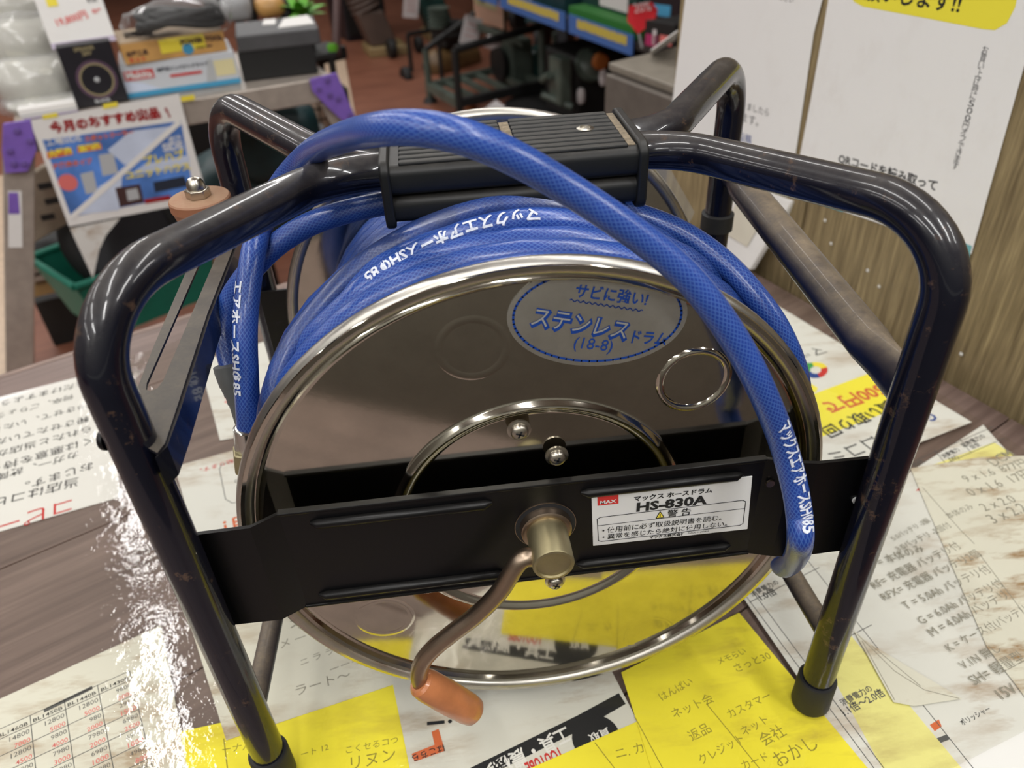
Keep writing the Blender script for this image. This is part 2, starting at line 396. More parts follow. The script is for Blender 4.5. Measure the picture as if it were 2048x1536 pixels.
# ------------------------------------------------------------------ counter
UC = V((.8827, .470, 0)); VC = V((.470, -.8827, 0)); CO = V((-.5738, .3954, 0)); CT = -.007
ct = thing('counter', CO+UC*.45+VC*.6+UP*FLOOR, 'brown wood plank shop counter under the hose reel', 'counter')
WE = OW+NW*.0175
def wall_end(y): return (WE-CO-VC*y).dot(NW)/UC.dot(NW)
def slab(y0, y1, z0, z1): return MB().prism([CO+UC*a_+VC*y_+UP*z0 for a_, y_ in ((-1.0, y0), (wall_end(y0), y0), (wall_end(y1), y1), (-1.0, y1))], (0, 0, z1-z0))
obj('cabinet_body', slab(.03, .95, FLOOR, CT-.0385), 'counter_edge', ct)
y = 0
for k, wd in enumerate((.1285, .205, .205, .205, .225)):
    obj('plank', slab(y+.0008, y+wd-.0008, CT-.038, CT), 'counter', ct, bev=.0008)
    y += wd
obj('edge_strip', slab(-.008, 0, CT-.04, CT), 'counter_edge', ct)

# ------------------------------------------------------------------ papers under the vinyl sheet
lay = [0]
def sheet(name, pts, m, label, cat='paper', group=None):
    lay[0] += 1; z = CT+.0003+lay[0]*.00042
    o = obj(name, MB().prism([(p[0], p[1], z-.0003) for p in pts], (0, 0, .0003)), m)
    tag(o, label, cat, group); o['z'] = z
    return o
def wr_(sh, s, a, b, m, **k): return lettering(sh, s, (*a[:2], sh['z']), (*b[:2], sh['z']), UP, m, lift=.00006, **k)
def patch(sh, pts, m, name='print', dz=.00005):
    return obj(name, MB().prism([(p[0], p[1], sh['z']) for p in pts], (0, 0, dz)), m, sh)
def lines(sh, segs, w, m, name='ruling'):
    mb = MB()
    for a, b in segs: strip(mb, (a[0], a[1], sh['z']), (b[0], b[1], sh['z']), w, UP, .00006)
    o = obj(name, mb, m, sh)
    if len(segs) > 1: o['kind'] = 'stuff'
    return o

p = sheet('notice_sheet', [(-0.6368,0.3272), (-0.4584,0.3863), (-0.3692,0.1593), (-0.5321,0.1114)], 'clean_paper', 'white copier notice with red heading, upside down at the counter edge', 'notice')
wr_(p, 'コピー', (-0.4167,0.1642), (-0.4769,0.144), 'ink_red', bold=.004, hs=1)
for s, a, b in (('当店はコピー機', (-0.4206,0.1945), (-0.525,0.1667)), ('おじます。', (-0.4137,0.2166), (-0.472,0.1956)), ('カガ一、故障の際', (-0.4346,0.2372), (-0.5323,0.204)),
                ('くは悪意を持って', (-0.4282,0.2581), (-0.5325,0.221)), ('られたと当店が判断', (-0.4353,0.2787), (-0.5486,0.2412)), ('報させたていただき', (-0.4428,0.2975), (-0.5561,0.2639)),
                ('歩きせて、いたします', (-0.452,0.3229), (-0.5678,0.2849)), ('何卒、ごりょうしょう', (-0.4744,0.3429), (-0.5805,0.3078)), ('ただけますようお', (-0.4688,0.3686), (-0.5674,0.3391))):
    wr_(p, s, a, b, 'ink', bold=.006)

p = sheet('crumpled_sheet', [(-0.3423,0.3857), (-0.2031,0.4464), (-0.1599,0.243), (-0.2892,0.2297)], 'white_paper', 'stained white sheet with a small red seal, below the hose couplings', 'paper')
mb = MB()
for q in (((-0.3009,0.3222), (-0.289,0.3143)), ((-0.3,0.3144), (-0.2867,0.3073)), ((-0.2973,0.3054), (-0.2866,0.3007)), ((-0.2964,0.2978), (-0.2866,0.2942))):
    strip(mb, (*q[0], p['z']), (*q[1], p['z']), .0032, UP, .0001)
obj('red_seal', mb, 'ink_pink', p)
p = sheet('form_sheet', [(-0.3271,0.1947), (-0.2107,0.228), (-0.169,0.0908), (-0.273,0.0598)], 'white_paper', 'white form with red line and orange lettering, left of the drum', 'paper')
wr_(p, 'トップに貼ります。', (-0.2433,0.2053), (-0.301,0.1867), 'ink_red', bold=.004)
mb = MB(); ribbon(mb, [(*q, p['z']) for q in ((-0.2803,0.19), (-0.2425,0.1997), (-0.2219,0.1383), (-0.2595,0.1322), (-0.2671,0.1388), (-0.281,0.1834))], .0007, UP, .0001, True); obj('ruled_box', mb, 'ink_soft', p)
for s, a, b in (('あの', (-0.2531,0.1788), (-0.2632,0.1761)), ('店の', (-0.2504,0.1682), (-0.2632,0.1645)), ('お客', (-0.2459,0.1574), (-0.2567,0.1543))): wr_(p, s, a, b, 'ink', bold=.01)
wr_(p, '用！', (-0.2394,0.1159), (-0.2643,0.1084), 'ink_orange', bold=.02)

p = sheet('table_sheet', [(-0.4263,-0.0644), (-0.2925,-0.0008), (-0.2427,-0.129), (-0.3714,-0.1847)], 'old_paper', 'battery price table with red and black numbers at the near left corner', 'price list')
TR, TL, BR = V((*(-0.306,-0.04), 0)), V((*(-0.3689,-0.0676), 0)), V((*(-0.2684,-0.121), 0))
cw = (TL-TR)/3.02; rh = (BR-TR)/12.4
seg = [(TR+rh*0-cw*0, TR+cw*4.6)]+[(TR+rh*(1.2+i*1.97), TR+rh*(1.2+i*1.97)+cw*4.6) for i in range(7)]
seg += [(TR+cw*k, TR+cw*k+rh*15) for k in range(5)]
lines(p, seg, .00055, 'ink_soft')
wk = lambda a, b, s, m, **k: wr_(p, s, a, b, m, **k)
colv = [('BL1430B', '9800 2000 2980 1500 6980 2500 6980 1000 4980 800 3980 800'), ('BL1440B', '12800 5000 980 2000 7980 2000 6980 1000 4980 800'),
        ('BL1450B', '12800 5000 9800 4000 7980 3000 6980 2000 5980 1000'), ('BL1460B', '14800 7000 12800 4500 9800 4000 7980 3000')]
for k, (h, vals) in enumerate(colv):
    o0 = TR+cw*k
    wk(o0+cw*.93+rh*1.0, o0+cw*.08+rh*1.0, h, 'ink', bold=.012, hs=.8)
    for i, vv in enumerate(vals.split()):
        b_ = o0+rh*(2.05+i*.985); wdt = .112*len(vv)
        wk(b_+cw*(.06+wdt), b_+cw*.06, vv, 'ink_pink' if i % 2 else 'ink_soft', bold=.008 if i % 2 else 0)
lines(p, [((-0.3597,-0.065), (-0.3301,-0.0504))], .0032, 'ink_soft', 'pen_stroke')

p = sheet('yellow_note', [(-0.2558,-0.0958), (-0.1066,-0.0806), (-0.0899,-0.1648), (-0.2245,-0.1767)], 'yellow_paper', 'yellow note sheet between the front left leg and the crank handle', 'note')
for s, a, b in (('ート 12', (-0.1687,-0.1267), (-0.1506,-0.1236)), ('こくセるコつ', (-0.1385,-0.1281), (-0.1032,-0.1253)), ('リヌン', (-0.1346,-0.1397), (-0.1048,-0.137)), ('ーナル', (-0.2236,-0.1162), (-0.2036,-0.1155))): wr_(p, s, a, b, 'pencil_y')
lines(p, [((-0.2242,-0.1054), (-0.2147,-0.1379))], .0008, 'pencil_y', 'fold')
p = sheet('blank_sheet', [(-0.2728,0.0049), (-0.2222,-0.1071), (-0.1044,-0.0801), (-0.0594,0.0269), (-0.1452,0.0629)], 'old_paper', 'white sheet with faint pencil writing under the front of the drum', 'paper')
for s, a, b in (('ニ ラ ラ ト', (-0.1761,-0.0551), (-0.1433,-0.0446)), ('メ 一 ケ', (-0.1931,-0.0373), (-0.1635,-0.0289)), ('ラート〜', (-0.1771,-0.0797), (-0.1382,-0.0711)), ('ネセ', (-0.1873,-0.0222), (-0.1608,-0.0143)), ('ーーイ', (-0.1532,-0.0648), (-0.1314,-0.0586))): wr_(p, s, a, b, 'pencil')

p = sheet('flyer', [(-0.1089,-0.0712), (0.049,-0.0773), (0.0617,-0.1338), (-0.0062,-0.2146), (-0.089,-0.1804)], 'flyer', 'white shop flyer with black lettered band, upside down below the drum', 'flyer')
patch(p, [(0.0537,-0.111), (0.0566,-0.1199), (0.023,-0.1338), (-0.0512,-0.1592), (-0.0554,-0.15), (0.0215,-0.1236)], 'ink', 'black_band')
p['z'] += .0001
wr_(p, '工具・農機具大特価', (0.0118,-0.1307), (-0.0822,-0.1637), 'clean_paper', bold=.02, height=.0098)
z = p['z']
mb = MB().lathe([(.0165, 0), (.0165, .00008)], (*(0.0311,-0.1414), z), UP, 28); obj('round_stamp', mb, 'ink', p)
p['z'] += .0001
wr_(p, '買取', (0.0404,-0.1355), (0.0257,-0.1392), 'clean_paper', bold=.02)
wr_(p, 'YOUTUBE', (0.0057,-0.1442), (-0.0198,-0.1523), 'ink_red', bold=.03, height=.009)
patch(p, [(-0.0802,-0.1214), (-0.0753,-0.1199), (-0.0716,-0.1361), (-0.0922,-0.1408), (-0.0941,-0.1351), (-0.0785,-0.1309)], 'ink_orange', 'orange_print')
p['z'] += .0001
wr_(p, 'はこちら', (-0.0724,-0.1318), (-0.0941,-0.1364), 'ink', bold=.012)
wr_(p, 'i', (-0.0831,-0.1136), (-0.0832,-0.1165), 'ink')

p = sheet('lower_yellow_note', [(0.067,-0.1323), (-0.0245,-0.1583), (-0.0121,-0.2138), (0.0928,-0.1931)], 'yellow_paper', 'yellow sheet at the bottom edge, tucked under the larger yellow note', 'note')
lines(p, [((0.0294,-0.1447), (0.041,-0.1684))], .0006, 'pencil_y', 'fold')
wr_(p, 'ニ. カ', (0.0419,-0.1575), (0.061,-0.1554), 'pencil_y')
p = sheet('spec_sheet', [(0.167,-0.0316), (0.4766,0.1221), (0.4725,0.0136), (0.3672,-0.2185), (0.1997,-0.2078)], 'white_paper', 'power rating chart with pale yellow cells beneath the front right foot', 'chart')
patch(p, [(0.2066,-0.0961), (0.2355,-0.0881), (0.2611,-0.2038), (0.2096,-0.2014)], 'pale_yellow', 'yellow_cell')
patch(p, [(0.3973,0.0755), (0.4709,0.096), (0.478,0.0764), (0.4006,0.051)], 'pale_yellow', 'yellow_cell')
lines(p, [((0.1701,-0.0346), (0.2051,-0.1913)), ((0.1772,-0.0321), (0.2113,-0.1921)), ((0.2328,-0.0045), (0.267,-0.1999)), ((0.1726,-0.0498), (0.241,-0.0248)), ((0.2014,-0.1018), (0.2556,-0.0834)), ((0.3768,0.081), (0.4855,0.1182)), ((0.4097,0.095), (0.4094,0.0735)), ((0.4422,0.1069), (0.441,0.0847)), ((0.3713,0.0625), (0.4837,0.0999))], .0006, 'ink_soft')
for s, a, b in (('消費電力の', (0.177,-0.0446), (0.2028,-0.0355)), ('1.0倍', (0.1825,-0.0494), (0.1974,-0.0447)), ('消費電力の', (0.2044,-0.143), (0.2304,-0.1345)), ('1.1倍〜2.0倍', (0.2024,-0.1501), (0.2373,-0.1393)),
                ('消費電力', (0.4121,0.0823), (0.4331,0.0904)), ('(W)', (0.4161,0.0773), (0.4261,0.0807)), ('起動電力の', (0.4392,0.0938), (0.4685,0.1048)), ('目安', (0.4461,0.0905), (0.4564,0.0939)), ('ポリッシャー', (0.2763,-0.1676), (0.3016,-0.1602)), ('その他', (0.3734,0.0731), (0.3916,0.0792))): wr_(p, s, a, b, 'ink_soft', bold=.02)
patch(p, [(0.255,-0.1642), (0.2631,-0.1614), (0.2623,-0.1663), (0.2558,-0.1689)], 'ink_orange', 'machine_print')
patch(p, [(0.2544,-0.1736), (0.2624,-0.172), (0.2624,-0.1755), (0.2553,-0.1769)], 'ink_soft', 'machine_print')
patch(p, [(0.3634,0.0458), (0.3731,0.0521), (0.3719,0.0451)], 'ink_red', 'red_mark')
p = sheet('large_yellow_note', [(0.059,-0.096), (0.1611,-0.0582), (0.2028,-0.1957), (0.0639,-0.2042)], 'yellow_paper', 'large yellow note sheet with pencil writing beside the front right foot', 'note')
for s, a, b in (('はんぱい', (0.0823,-0.1217), (0.108,-0.1121)), ('メモらい', (0.1312,-0.0999), (0.1542,-0.0936)), ('さっと30', (0.1416,-0.1076), (0.1706,-0.1002)), ('ネット会', (0.0871,-0.1359), (0.1183,-0.1272)), ('カスタマー', (0.1249,-0.1409), (0.1584,-0.1307)), ('返品', (0.094,-0.1531), (0.1094,-0.1482)),
                ('クレジット', (0.0956,-0.1694), (0.1285,-0.158)), ('ネット', (0.1297,-0.1546), (0.1499,-0.1474)), ('会社', (0.1402,-0.1631), (0.1581,-0.1572)), ('おかし', (0.1444,-0.1779), (0.1755,-0.1688)), ('カード', (0.1216,-0.1764), (0.14,-0.1723))): wr_(p, s, a, b, 'pencil_y')
lines(p, [((0.1121,-0.1286), (0.1331,-0.1812)), ((0.0603,-0.131), (0.0702,-0.1709))], .0006, 'pencil_y', 'fold')

p = sheet('review_leaflet', [(0.3511,0.4243), (0.4675,0.1269), (0.284,0.0699), (0.1841,0.041), (0.1589,0.3111)], 'white_paper', 'white leaflet with yellow banner and coloured logo, under the right brace', 'leaflet')
patch(p, [(0.2922,0.1826), (0.4086,0.222), (0.4139,0.2211), (0.4349,0.1735), (0.4314,0.1672), (0.3109,0.1289), (0.3071,0.1296)], 'poster_yellow', 'yellow_banner')
patch(p, [(0.2936,0.2415), (0.3321,0.2318), (0.3443,0.2072), (0.3402,0.2007), (0.2935,0.1858)], 'poster_yellow', 'yellow_banner')
p['z'] += .0001
wr_(p, '500円で', (0.4087,0.2014), (0.3336,0.1789), 'ink_orange', bold=.03)
wr_(p, 'お買い取り回', (0.4208,0.1795), (0.3162,0.1406), 'ink', bold=.02)
wr_(p, '口コミ', (0.3612,0.122), (0.3073,0.1047), 'ink', bold=0)
for s, a, b, m in (('G', (0.4363,0.1477), (0.426,0.1445), 'ink_blue'), ('o', (0.4246,0.1439), (0.4144,0.1408), 'ink_red'), ('o', (0.4102,0.139), (0.4001,0.1359), 'ink_yellow'), ('g', (0.3945,0.1352), (0.3864,0.1326), 'ink_blue'), ('e', (0.3813,0.1319), (0.3724,0.1287), 'ink_red')): wr_(p, s, a, b, m, bold=.03)
wr_(p, 'マップ', (0.3803,0.2815), (0.3265,0.2663), 'ink_soft')
cx = V((*(0.356,0.2381), p['z'])); e1 = (V((*(0.3661,0.2315), p['z']))-cx); e2 = V((*(0.3664,0.2511), p['z']))-cx
for k, m in enumerate(('ink_red', 'ink_yellow', 'ink_green', 'ink_blue')):
    a0 = k*pi/2-.9; mb = MB(); n = 6
    pts = [cx+e1*cos(a0+pi/2*i/n)+e2*sin(a0+pi/2*i/n) for i in range(n+1)]+[cx+(e1*cos(a0+pi/2*i/n)+e2*sin(a0+pi/2*i/n))*.45 for i in range(n, -1, -1)]
    for i in range(n): mb.prism([pts[i], pts[i+1], pts[2*n-i], pts[2*n+1-i]], (0, 0, .00006))
    obj('map_logo', mb, m, p)
patch(p, [(0.349,0.2482), (0.3503,0.2539), (0.3581,0.2506), (0.3474,0.2368)], 'ink_green', 'map_logo')

p = sheet('handwritten_sheet', [(0.3734,0.0731), (0.4436,0.0771), (0.5222,0.0684), (0.4407,-0.1742), (0.3304,-0.1871), (0.3276,-0.1139)], 'old_paper', 'stained sheet with handwritten battery notes at the right edge', 'paper')
for s, a, b in (('DCM', (0.4505,0.0632), (0.4785,0.0742)), ('9 x 1.6  877円', (0.4129,0.0476), (0.4813,0.0596)), ('0 x 1.6  17円', (0.4069,0.0304), (0.4762,0.0454)), ('2 x 2.0', (0.4074,0.0116), (0.4416,0.0185)), ('3 x 2.2', (0.406,-0.0031), (0.4447,0.0069)),
                ('本体のみ', (0.3724,0.0082), (0.4007,0.017)),
                ('5.0バッテリ -2個', (0.3142,-0.0077), (0.3551,0.0079)), ('3.0バッテリ -2個付', (0.3121,-0.0196), (0.3696,-0.0003)), ('= 本体のみ', (0.2896,-0.0312), (0.3335,-0.0218)), ('RF= 充電器 バッテリ付', (0.2741,-0.0529), (0.3643,-0.0233)), ('RFX= 充電器 バッテリ2個', (0.2762,-0.0645), (0.3751,-0.0337)),
                ('T = 5.0Ah バッテリ付', (0.288,-0.0748), (0.373,-0.0503)), ('G = 6.0Ah バッテリ付', (0.2922,-0.0893), (0.374,-0.0646)), ('M = 4.0Ah バッテリ', (0.2945,-0.1004), (0.3706,-0.0758)), ('K = ケース付(バッテリ', (0.2995,-0.114), (0.3771,-0.0901)), ('V.1N 無し', (0.3008,-0.1292), (0.3361,-0.1186)), ('SH= 軽量型', (0.301,-0.1419), (0.3488,-0.128)), ('15V', (0.3134,-0.1545), (0.3278,-0.1504))): wr_(p, s, a, b, 'pencil')
lines(p, [((0.3707,0.0479), (0.3742,-0.0051)), ((0.3742,-0.0051), (0.3765,-0.0213)), ((0.3741,-0.0319), (0.372,-0.0916))], .0006, 'pencil', 'crease')
p = sheet('torn_strip', [(0.2393,-0.0869), (0.2453,-0.0996), (0.286,-0.1502), (0.2695,-0.1504), (0.2513,-0.1508), (0.2388,-0.146), (0.2388,-0.1337)], 'old_paper', 'torn paper scrap with pencil outline, right of the front right foot', 'paper scrap')
lines(p, [((0.2402,-0.0906), (0.2516,-0.1236)), ((0.2516,-0.1236), (0.2644,-0.1405)), ((0.2644,-0.1405), (0.2843,-0.1499)), ((0.246,-0.1019), (0.2633,-0.1373)), ((0.2409,-0.0968), (0.2403,-0.1447))], .0005, 'pencil', 'outline')

vs = obj('vinyl_sheet', MB().prism([CO+UC*-.9+VC*.075, CO+UC*.40+VC*.06, V((*(0.3883,0.4171), 0)), V((*(0.4892,0.0796), 0)), V((*(0.3477,-0.1683), 0)), V((*(0.2027,-0.2082), 0)), V((*(-0.4454,-0.1191), 0))], (0, 0, -.0009)), 'vinyl')
tag(vs, 'clear glossy vinyl sheet covering the papers on the counter', 'desk mat')

# ------------------------------------------------------------------ the hose reel
W, Y, H, TRr = .182, .1384, .3592, .0103
ZC = .1775; FR = .1643; YF = -.104; YR = .1195
reel = thing('hose_reel', (0, 0, 0), 'stainless drum hose reel with dark navy tube frame on the counter', 'hose reel')
def hoop(s, yg):
    pts = [(-W, s*Y, .012), (-W, s*Y, H), (-.094, yg, .352), (.094, yg, .352), (W, s*Y, H), (W, s*Y, .012)]
    return fillet(pts, [.040, .05, .05, .040], 12)
for s, yg in ((-1, -.0075), (1, .0125)):
    h = obj('frame_tube', MB().tube(hoop(s, yg), TRr, 20), 'navy', reel, True)
    for sx in (-1, 1):
        obj('rubber_foot', MB().lathe([(.0118, 0), (.0128, .002), (.0126, .028), (.0118, .0295), (.0104, .0295)], (sx*W, s*Y, 0), UP, 24), 'rubber', h, True)
    if s > 0:
        obj('collar', MB().lathe([(.0104, 0), (.0128, .001), (.0128, .014), (.0104, .015)], (W, Y, .228), UP, 24), 'rubber', h, True)
# handle grip
gx0, gx1, gy0, gy1, gz0, gz1 = -.066, .0715, -.0375, .0260, .3335, .364
def rrect(x, y0, y1, z0, z1, r, n=4):
    out = []
    for cy, cz, a in ((y1-r, z1-r, 0), (y0+r, z1-r, pi/2), (y0+r, z0+r, pi), (y1-r, z0+r, 1.5*pi)):
        for k in range(n+1): t = a+pi/2*k/n; out.append((x, cy+r*cos(t), cz+r*sin(t)))
    return out
g = obj('handle_grip', MB().prism(rrect(gx0+.003, gy0, gy1, (gz0+gz1)/2-.0004, gz1, .005), (gx1-gx0-.006, 0, 0)), 'grip', reel, True)
mb = MB().prism(rrect(gx0+.003, gy0+.0006, gy1-.0006, gz0, (gz0+gz1)/2-.0012, .005), (gx1-gx0-.006, 0, 0))
obj('grip_lower_half', mb, 'grip', g, True)
for x in (gx0, gx1-.0052):
    obj('grip_flange', MB().prism(rrect(x, gy0-.0022, gy1+.0022, gz0-.003, gz1+.0028, .007, 6), (.0052, 0, 0)), 'grip', g, True, bev=.0012)
for bx0, bx1 in ((gx0+.010, -.0005), (.0055, gx1-.010)):
    for k in range(9):
        yy = gy0+.0055+k*(gy1-gy0-.011)/8
        obj('rib', MB().box(((bx0+bx1)/2, yy, gz1+.0003), (bx1-bx0, .0046, .0022)), 'grip_rib', g, bev=.0008)
obj('dust_line', MB().box((.0025, (gy0+gy1)/2, gz1+.0001), (.0052, gy1-gy0-.012, .0006)), 'dust', g)
obj('dust_line', MB().box((gx1-.0078, (gy0+gy1)/2, gz1+.0001), (.004, gy1-gy0-.010, .0006)), 'dust', g)
def screw(parent, c, ax, r=.005, h=.0022, m='screw', washer=True, name='screw'):
    c, ax = V(c), V(ax).normalized(); mb = MB()
    pr = []
    if washer: pr += [(r*1.32, 0), (r*1.32, h*.35), (r*1.05, h*.45)]; z0 = h*.45
    else: z0 = 0
    pr += [(r, z0), (r*.97, z0+h*.5), (r*.8, z0+h*.8), (r*.45, z0+h), (0.0001, z0+h*1.03)]
    s = obj(name, mb.lathe(pr, c, ax, 24), m, parent, True)
    a = ax.orthogonal().normalized(); b = ax.cross(a); t = R(20); a, b = a*cos(t)+b*sin(t), b*cos(t)-a*sin(t)
    top = c+ax*(z0+h*.99)
    if parent.type == 'EMPTY':
        sl = MB().box(top, (r*.95, r*.2, h*.14), a, b, ax); sl.box(top, (r*.2, r*.95, h*.14), a, b, ax); obj('cross_slot', sl, 'ink', s)
    return s
obj('grip_screw', MB().lathe([(.0048, -.002), (.0048, .0006), (.003, .0012), (.0028, .0004), (.0001, .0004)], (.045, -.004, gz1+.0008), UP, 20), 'screw', g, True)
# side brace (right) with flattened ends, lower side bars
def flattened(p0, p1, r, wide):
    p0, p1 = V(p0), V(p1); n = 14; mb = MB(); vs = []; seg = 16
    d = (p1-p0).normalized(); a = d.cross(UP).normalized(); b = a.cross(d)
    for i in range(n+1):
        t = i/n; e = min(t, 1-t); k = min(1, max(0, (e-.03)/.12)); k = k*k*(3-2*k)
        ra = r*(.42+.58*k); rb = r*(1+.28*(1-k))
        for j in range(seg):
            w_ = 2*pi*j/seg; vs.append(p0+(p1-p0)*t+a*(ra*cos(w_))+b*(rb*sin(w_)))
    fs = [(i*seg+j, i*seg+(j+1) % seg, (i+1)*seg+(j+1) % seg, (i+1)*seg+j) for i in range(n) for j in range(seg)]
    fs += [tuple(range(seg-1, -1, -1)), tuple(n*seg+j for j in range(seg))]
    return mb.add(vs, fs)
obj('side_brace', flattened((W, -Y+.006, .2665), (W, Y-.006, .2825), .0113, .02), 'dusty_navy', reel, True)
for sx in (-1, 1):
    obj('lower_bar', MB().tube(fillet([(sx*(W-.002), -Y+.004, .074), (sx*(W-.004), -.02, .066), (sx*(W-.002), Y-.004, .074)], .2, 6), .0068, 14), 'dusty_navy', reel, True)
# slotted hose bracket (left) with roller
bz = .2865
def B2(px, z=bz): return (*px, z)
br = obj('slotted_bracket', MB().prism([(-.169, -.148, bz), (-.1672, -.142, bz), (-.1680, -.118, bz), (-.1712, -.03, bz), (-.1714, .09, bz), (-.1800, .09, bz), (-.1800, -.093, bz), (-.1812, -.0985, bz), (-.1840, -.1005, bz), (-.1866, -.0985, bz), (-.1876, -.093, bz), (-.1894, .09, bz), (-.1962, .09, bz), (-.1928, -.06, bz), (-.190, -.118, bz), (-.185, -.135, bz)], (0, 0, .0016)), 'bracket', reel)
obj('bracket_lip', MB().prism([(-.170, -.1495, bz), (-.1666, -.142, bz), (-.1668, -.118, bz), (-.1700, -.03, bz), (-.1702, .09, bz), (-.1716, .09, bz), (-.1714, -.03, bz), (-.1682, -.118, bz), (-.1680, -.142, bz)], (0, 0, -.017)), 'navy', br)
obj('end_plate', MB().box((-.180, .083, bz+.0035), (.048, .040, .0035)), 'rim', br, bev=.001)
screw(reel, (-.1918, -.1395, .2915), (-1, 0, 0), .0048, .003, 'black', False, 'bolt')
RC = V((-.1915, .080, bz+.0072))
ro = obj('guide_roller', MB().lathe([(.0120, -.004), (.0160, .002), (.0182, .0100), (.0186, .0122), (.0194, .0130), (.0194, .0185), (.0186, .0195), (.003, .0195)], RC, UP, 40), 'roller', reel, True)
hexp = [(RC.x+.0080*cos(k*pi/3+.2), RC.y+.0080*sin(k*pi/3+.2), RC.z+.0196) for k in range(6)]
nut = obj('acorn_nut', MB().prism(hexp, (0, 0, .0056)), 'screw', ro, bev=.0005)
MBn = MB().lathe([(.0058, .0246), (.0058, .0268), (.0052, .0295), (.0036, .0318), (.0001, .0328)], RC, UP, 24)
obj('nut_dome', MBn, 'screw', ro, True)
# cross plates: pressed steel, ends bent against the legs
def xplate(name, yend, ymid, zh, zm=.1795):
    prof = [(-W-.001, yend, .0365), (-.150, yend, .0372), (-.1365, ymid, .0375), (.1235, ymid, .0375), (.137, yend+(ymid-yend)*.35, .0372), (.150, yend, .037), (W+.001, yend, .0365)]
    t = .0022 if yend < 0 else -.0022; mb = MB(); vs = []; n = len(prof)
    prof = [(a, b, c_) for a, b, c_ in prof]
    for x, yy, hh in prof:
        for dy in (0, t):
            for z in (-hh, hh): vs.append((x, yy+dy, zm+z))
    fs = []
    for i in range(n-1):
        o = i*4; q = o+4
        fs += [(o, q, q+1, o+1), (o+2, o+3, q+3, q+2), (o+1, q+1, q+3, o+3), (o, o+2, q+2, q)]
    fs += [(0, 1, 3, 2), (n*4-4, n*4-2, n*4-1, n*4-3)]
    pl = obj(name, mb.add(vs, fs), 'black', reel)
    # folded flange edges and pressed ribs
    sg = -1 if yend < 0 else 1
    for z in (zm+.0371, zm-.0371):
        obj('folded_edge', MB().box((-.0065, ymid+t/2, z), (.262, .0042, .0018)), 'black', pl, bev=.0005)
    for z in (zm+.0285, zm-.0285):
        for xa, xb in ((-.122, -.026), (.022, .112)) if z > zm else ((-.128, -.022), (.020, .112)):
            obj('pressed_rib', MB().tube([(xa, ymid+.0002*sg, z), (xa+.004, ymid+.0012*sg, z), (xb-.004, ymid+.0012*sg, z), (xb, ymid+.0002*sg, z)], [.0009, .0028, .0028, .0009], 10), 'black', pl, True)
    return pl
pf = xplate('cross_plate', -.1275, -.1200, 0)
prr = xplate('cross_plate', .1275, .1340, 0)
obj('beige_label', MB().prism([(-0.1803,0.126,0.2058), (-0.1653,0.126,0.2056), (-0.1675,0.126,0.1656), (-0.1803,0.126,0.1672)], (0, -.0005, 0)), mat('beige_label', srgb(176, 164, 136), .5), prr)
lettering(prr, '説明', (-0.1759,0.1253,0.187), (-0.1703,0.1253,0.1873), (0, -1, 0), 'ink', bold=.01)
for q, m in (((0.1274,-0.1232,0.201), 'rod'), ((0.1778,-0.1282,0.1853), 'label')):
    obj('hole', MB().lathe([(.0024, -.001), (.0024, .0003)], q, (0, -1, 0), 14), m, pf)
# drum: two pressed stainless flanges, core
def flange(y, s):
    """s: outward direction along y"""
    prof = [(.012, .0004), (.0748, .0004), (.0755, .0004), (.0772, .0012), (.0788, .0026), (.0803, .0030), (.0818, .0022), (.0832, .0006), (.0842, 0), (.0850, 0), (.1514, 0), (.1520, 0), (.1535, .0004), (.1542, .0034), (.1555, .0044), (.1572, .0036), (.1580, .0026), (.1592, .0044),
            (.1608, .0058), (.1628, .0058), (.1643, .0040), (.1648, .001), (.1640, -.0022), (.1622, -.0034), (.1600, -.0026), (.1575, -.0006), (.1500, -.0012), (.012, -.0012)]
    return MB().lathe([(r, h) for r, h in prof], (.0005, y, ZC), (0, s, 0), 128, False)
fl = obj('flange', flange(YF, -1), 'mirror', reel, True)
flr = obj('flange', flange(YR, 1), 'mirror', reel, True)
for fo, yy, s in ((fl, YF, -1), (flr, YR, 1)):
    obj('rolled_rim', MB().tube([(.0005+.1612*cos(a), yy+.0012*s, ZC+.1612*sin(a)) for a in [2*pi*k/128 for k in range(129)]], .0047, 12, False), 'rim', fo, True)
def ringprint(c, r, h, seg=40, w=.0022):
    return MB().lathe([(r-w, 0), (r-w*.5, h*.8), (r, h), (r+w*.5, h*.8), (r+w, 0)], c, (0, -1, 0), seg, False)
for q, rr, h in (((-0.0288,-0.104,0.2964), .0165, .00012), ((0.084,-0.104,0.2634), .0180, .0014), ((0.0746,-0.104,0.0526), .0165, .00012), ((-0.0977,-0.104,0.1029), .0165, .00012)):
    obj('pressed_ring', ringprint(V(q)+V((0, 0, 0)), rr, h), 'mirror', fl, True)
obj('drum_core', MB().lathe([(.088, YF+.002), (.088, YR-.002)], (0, 0, ZC), (0, 1, 0), 48, False), 'rim', reel, True)
for q in ((-0.0085,-0.108,0.2466), (0.011,-0.108,0.2258), (0.0093,-0.108,0.1238)): screw(reel, q, (0, -1, 0), .0048, .0034)
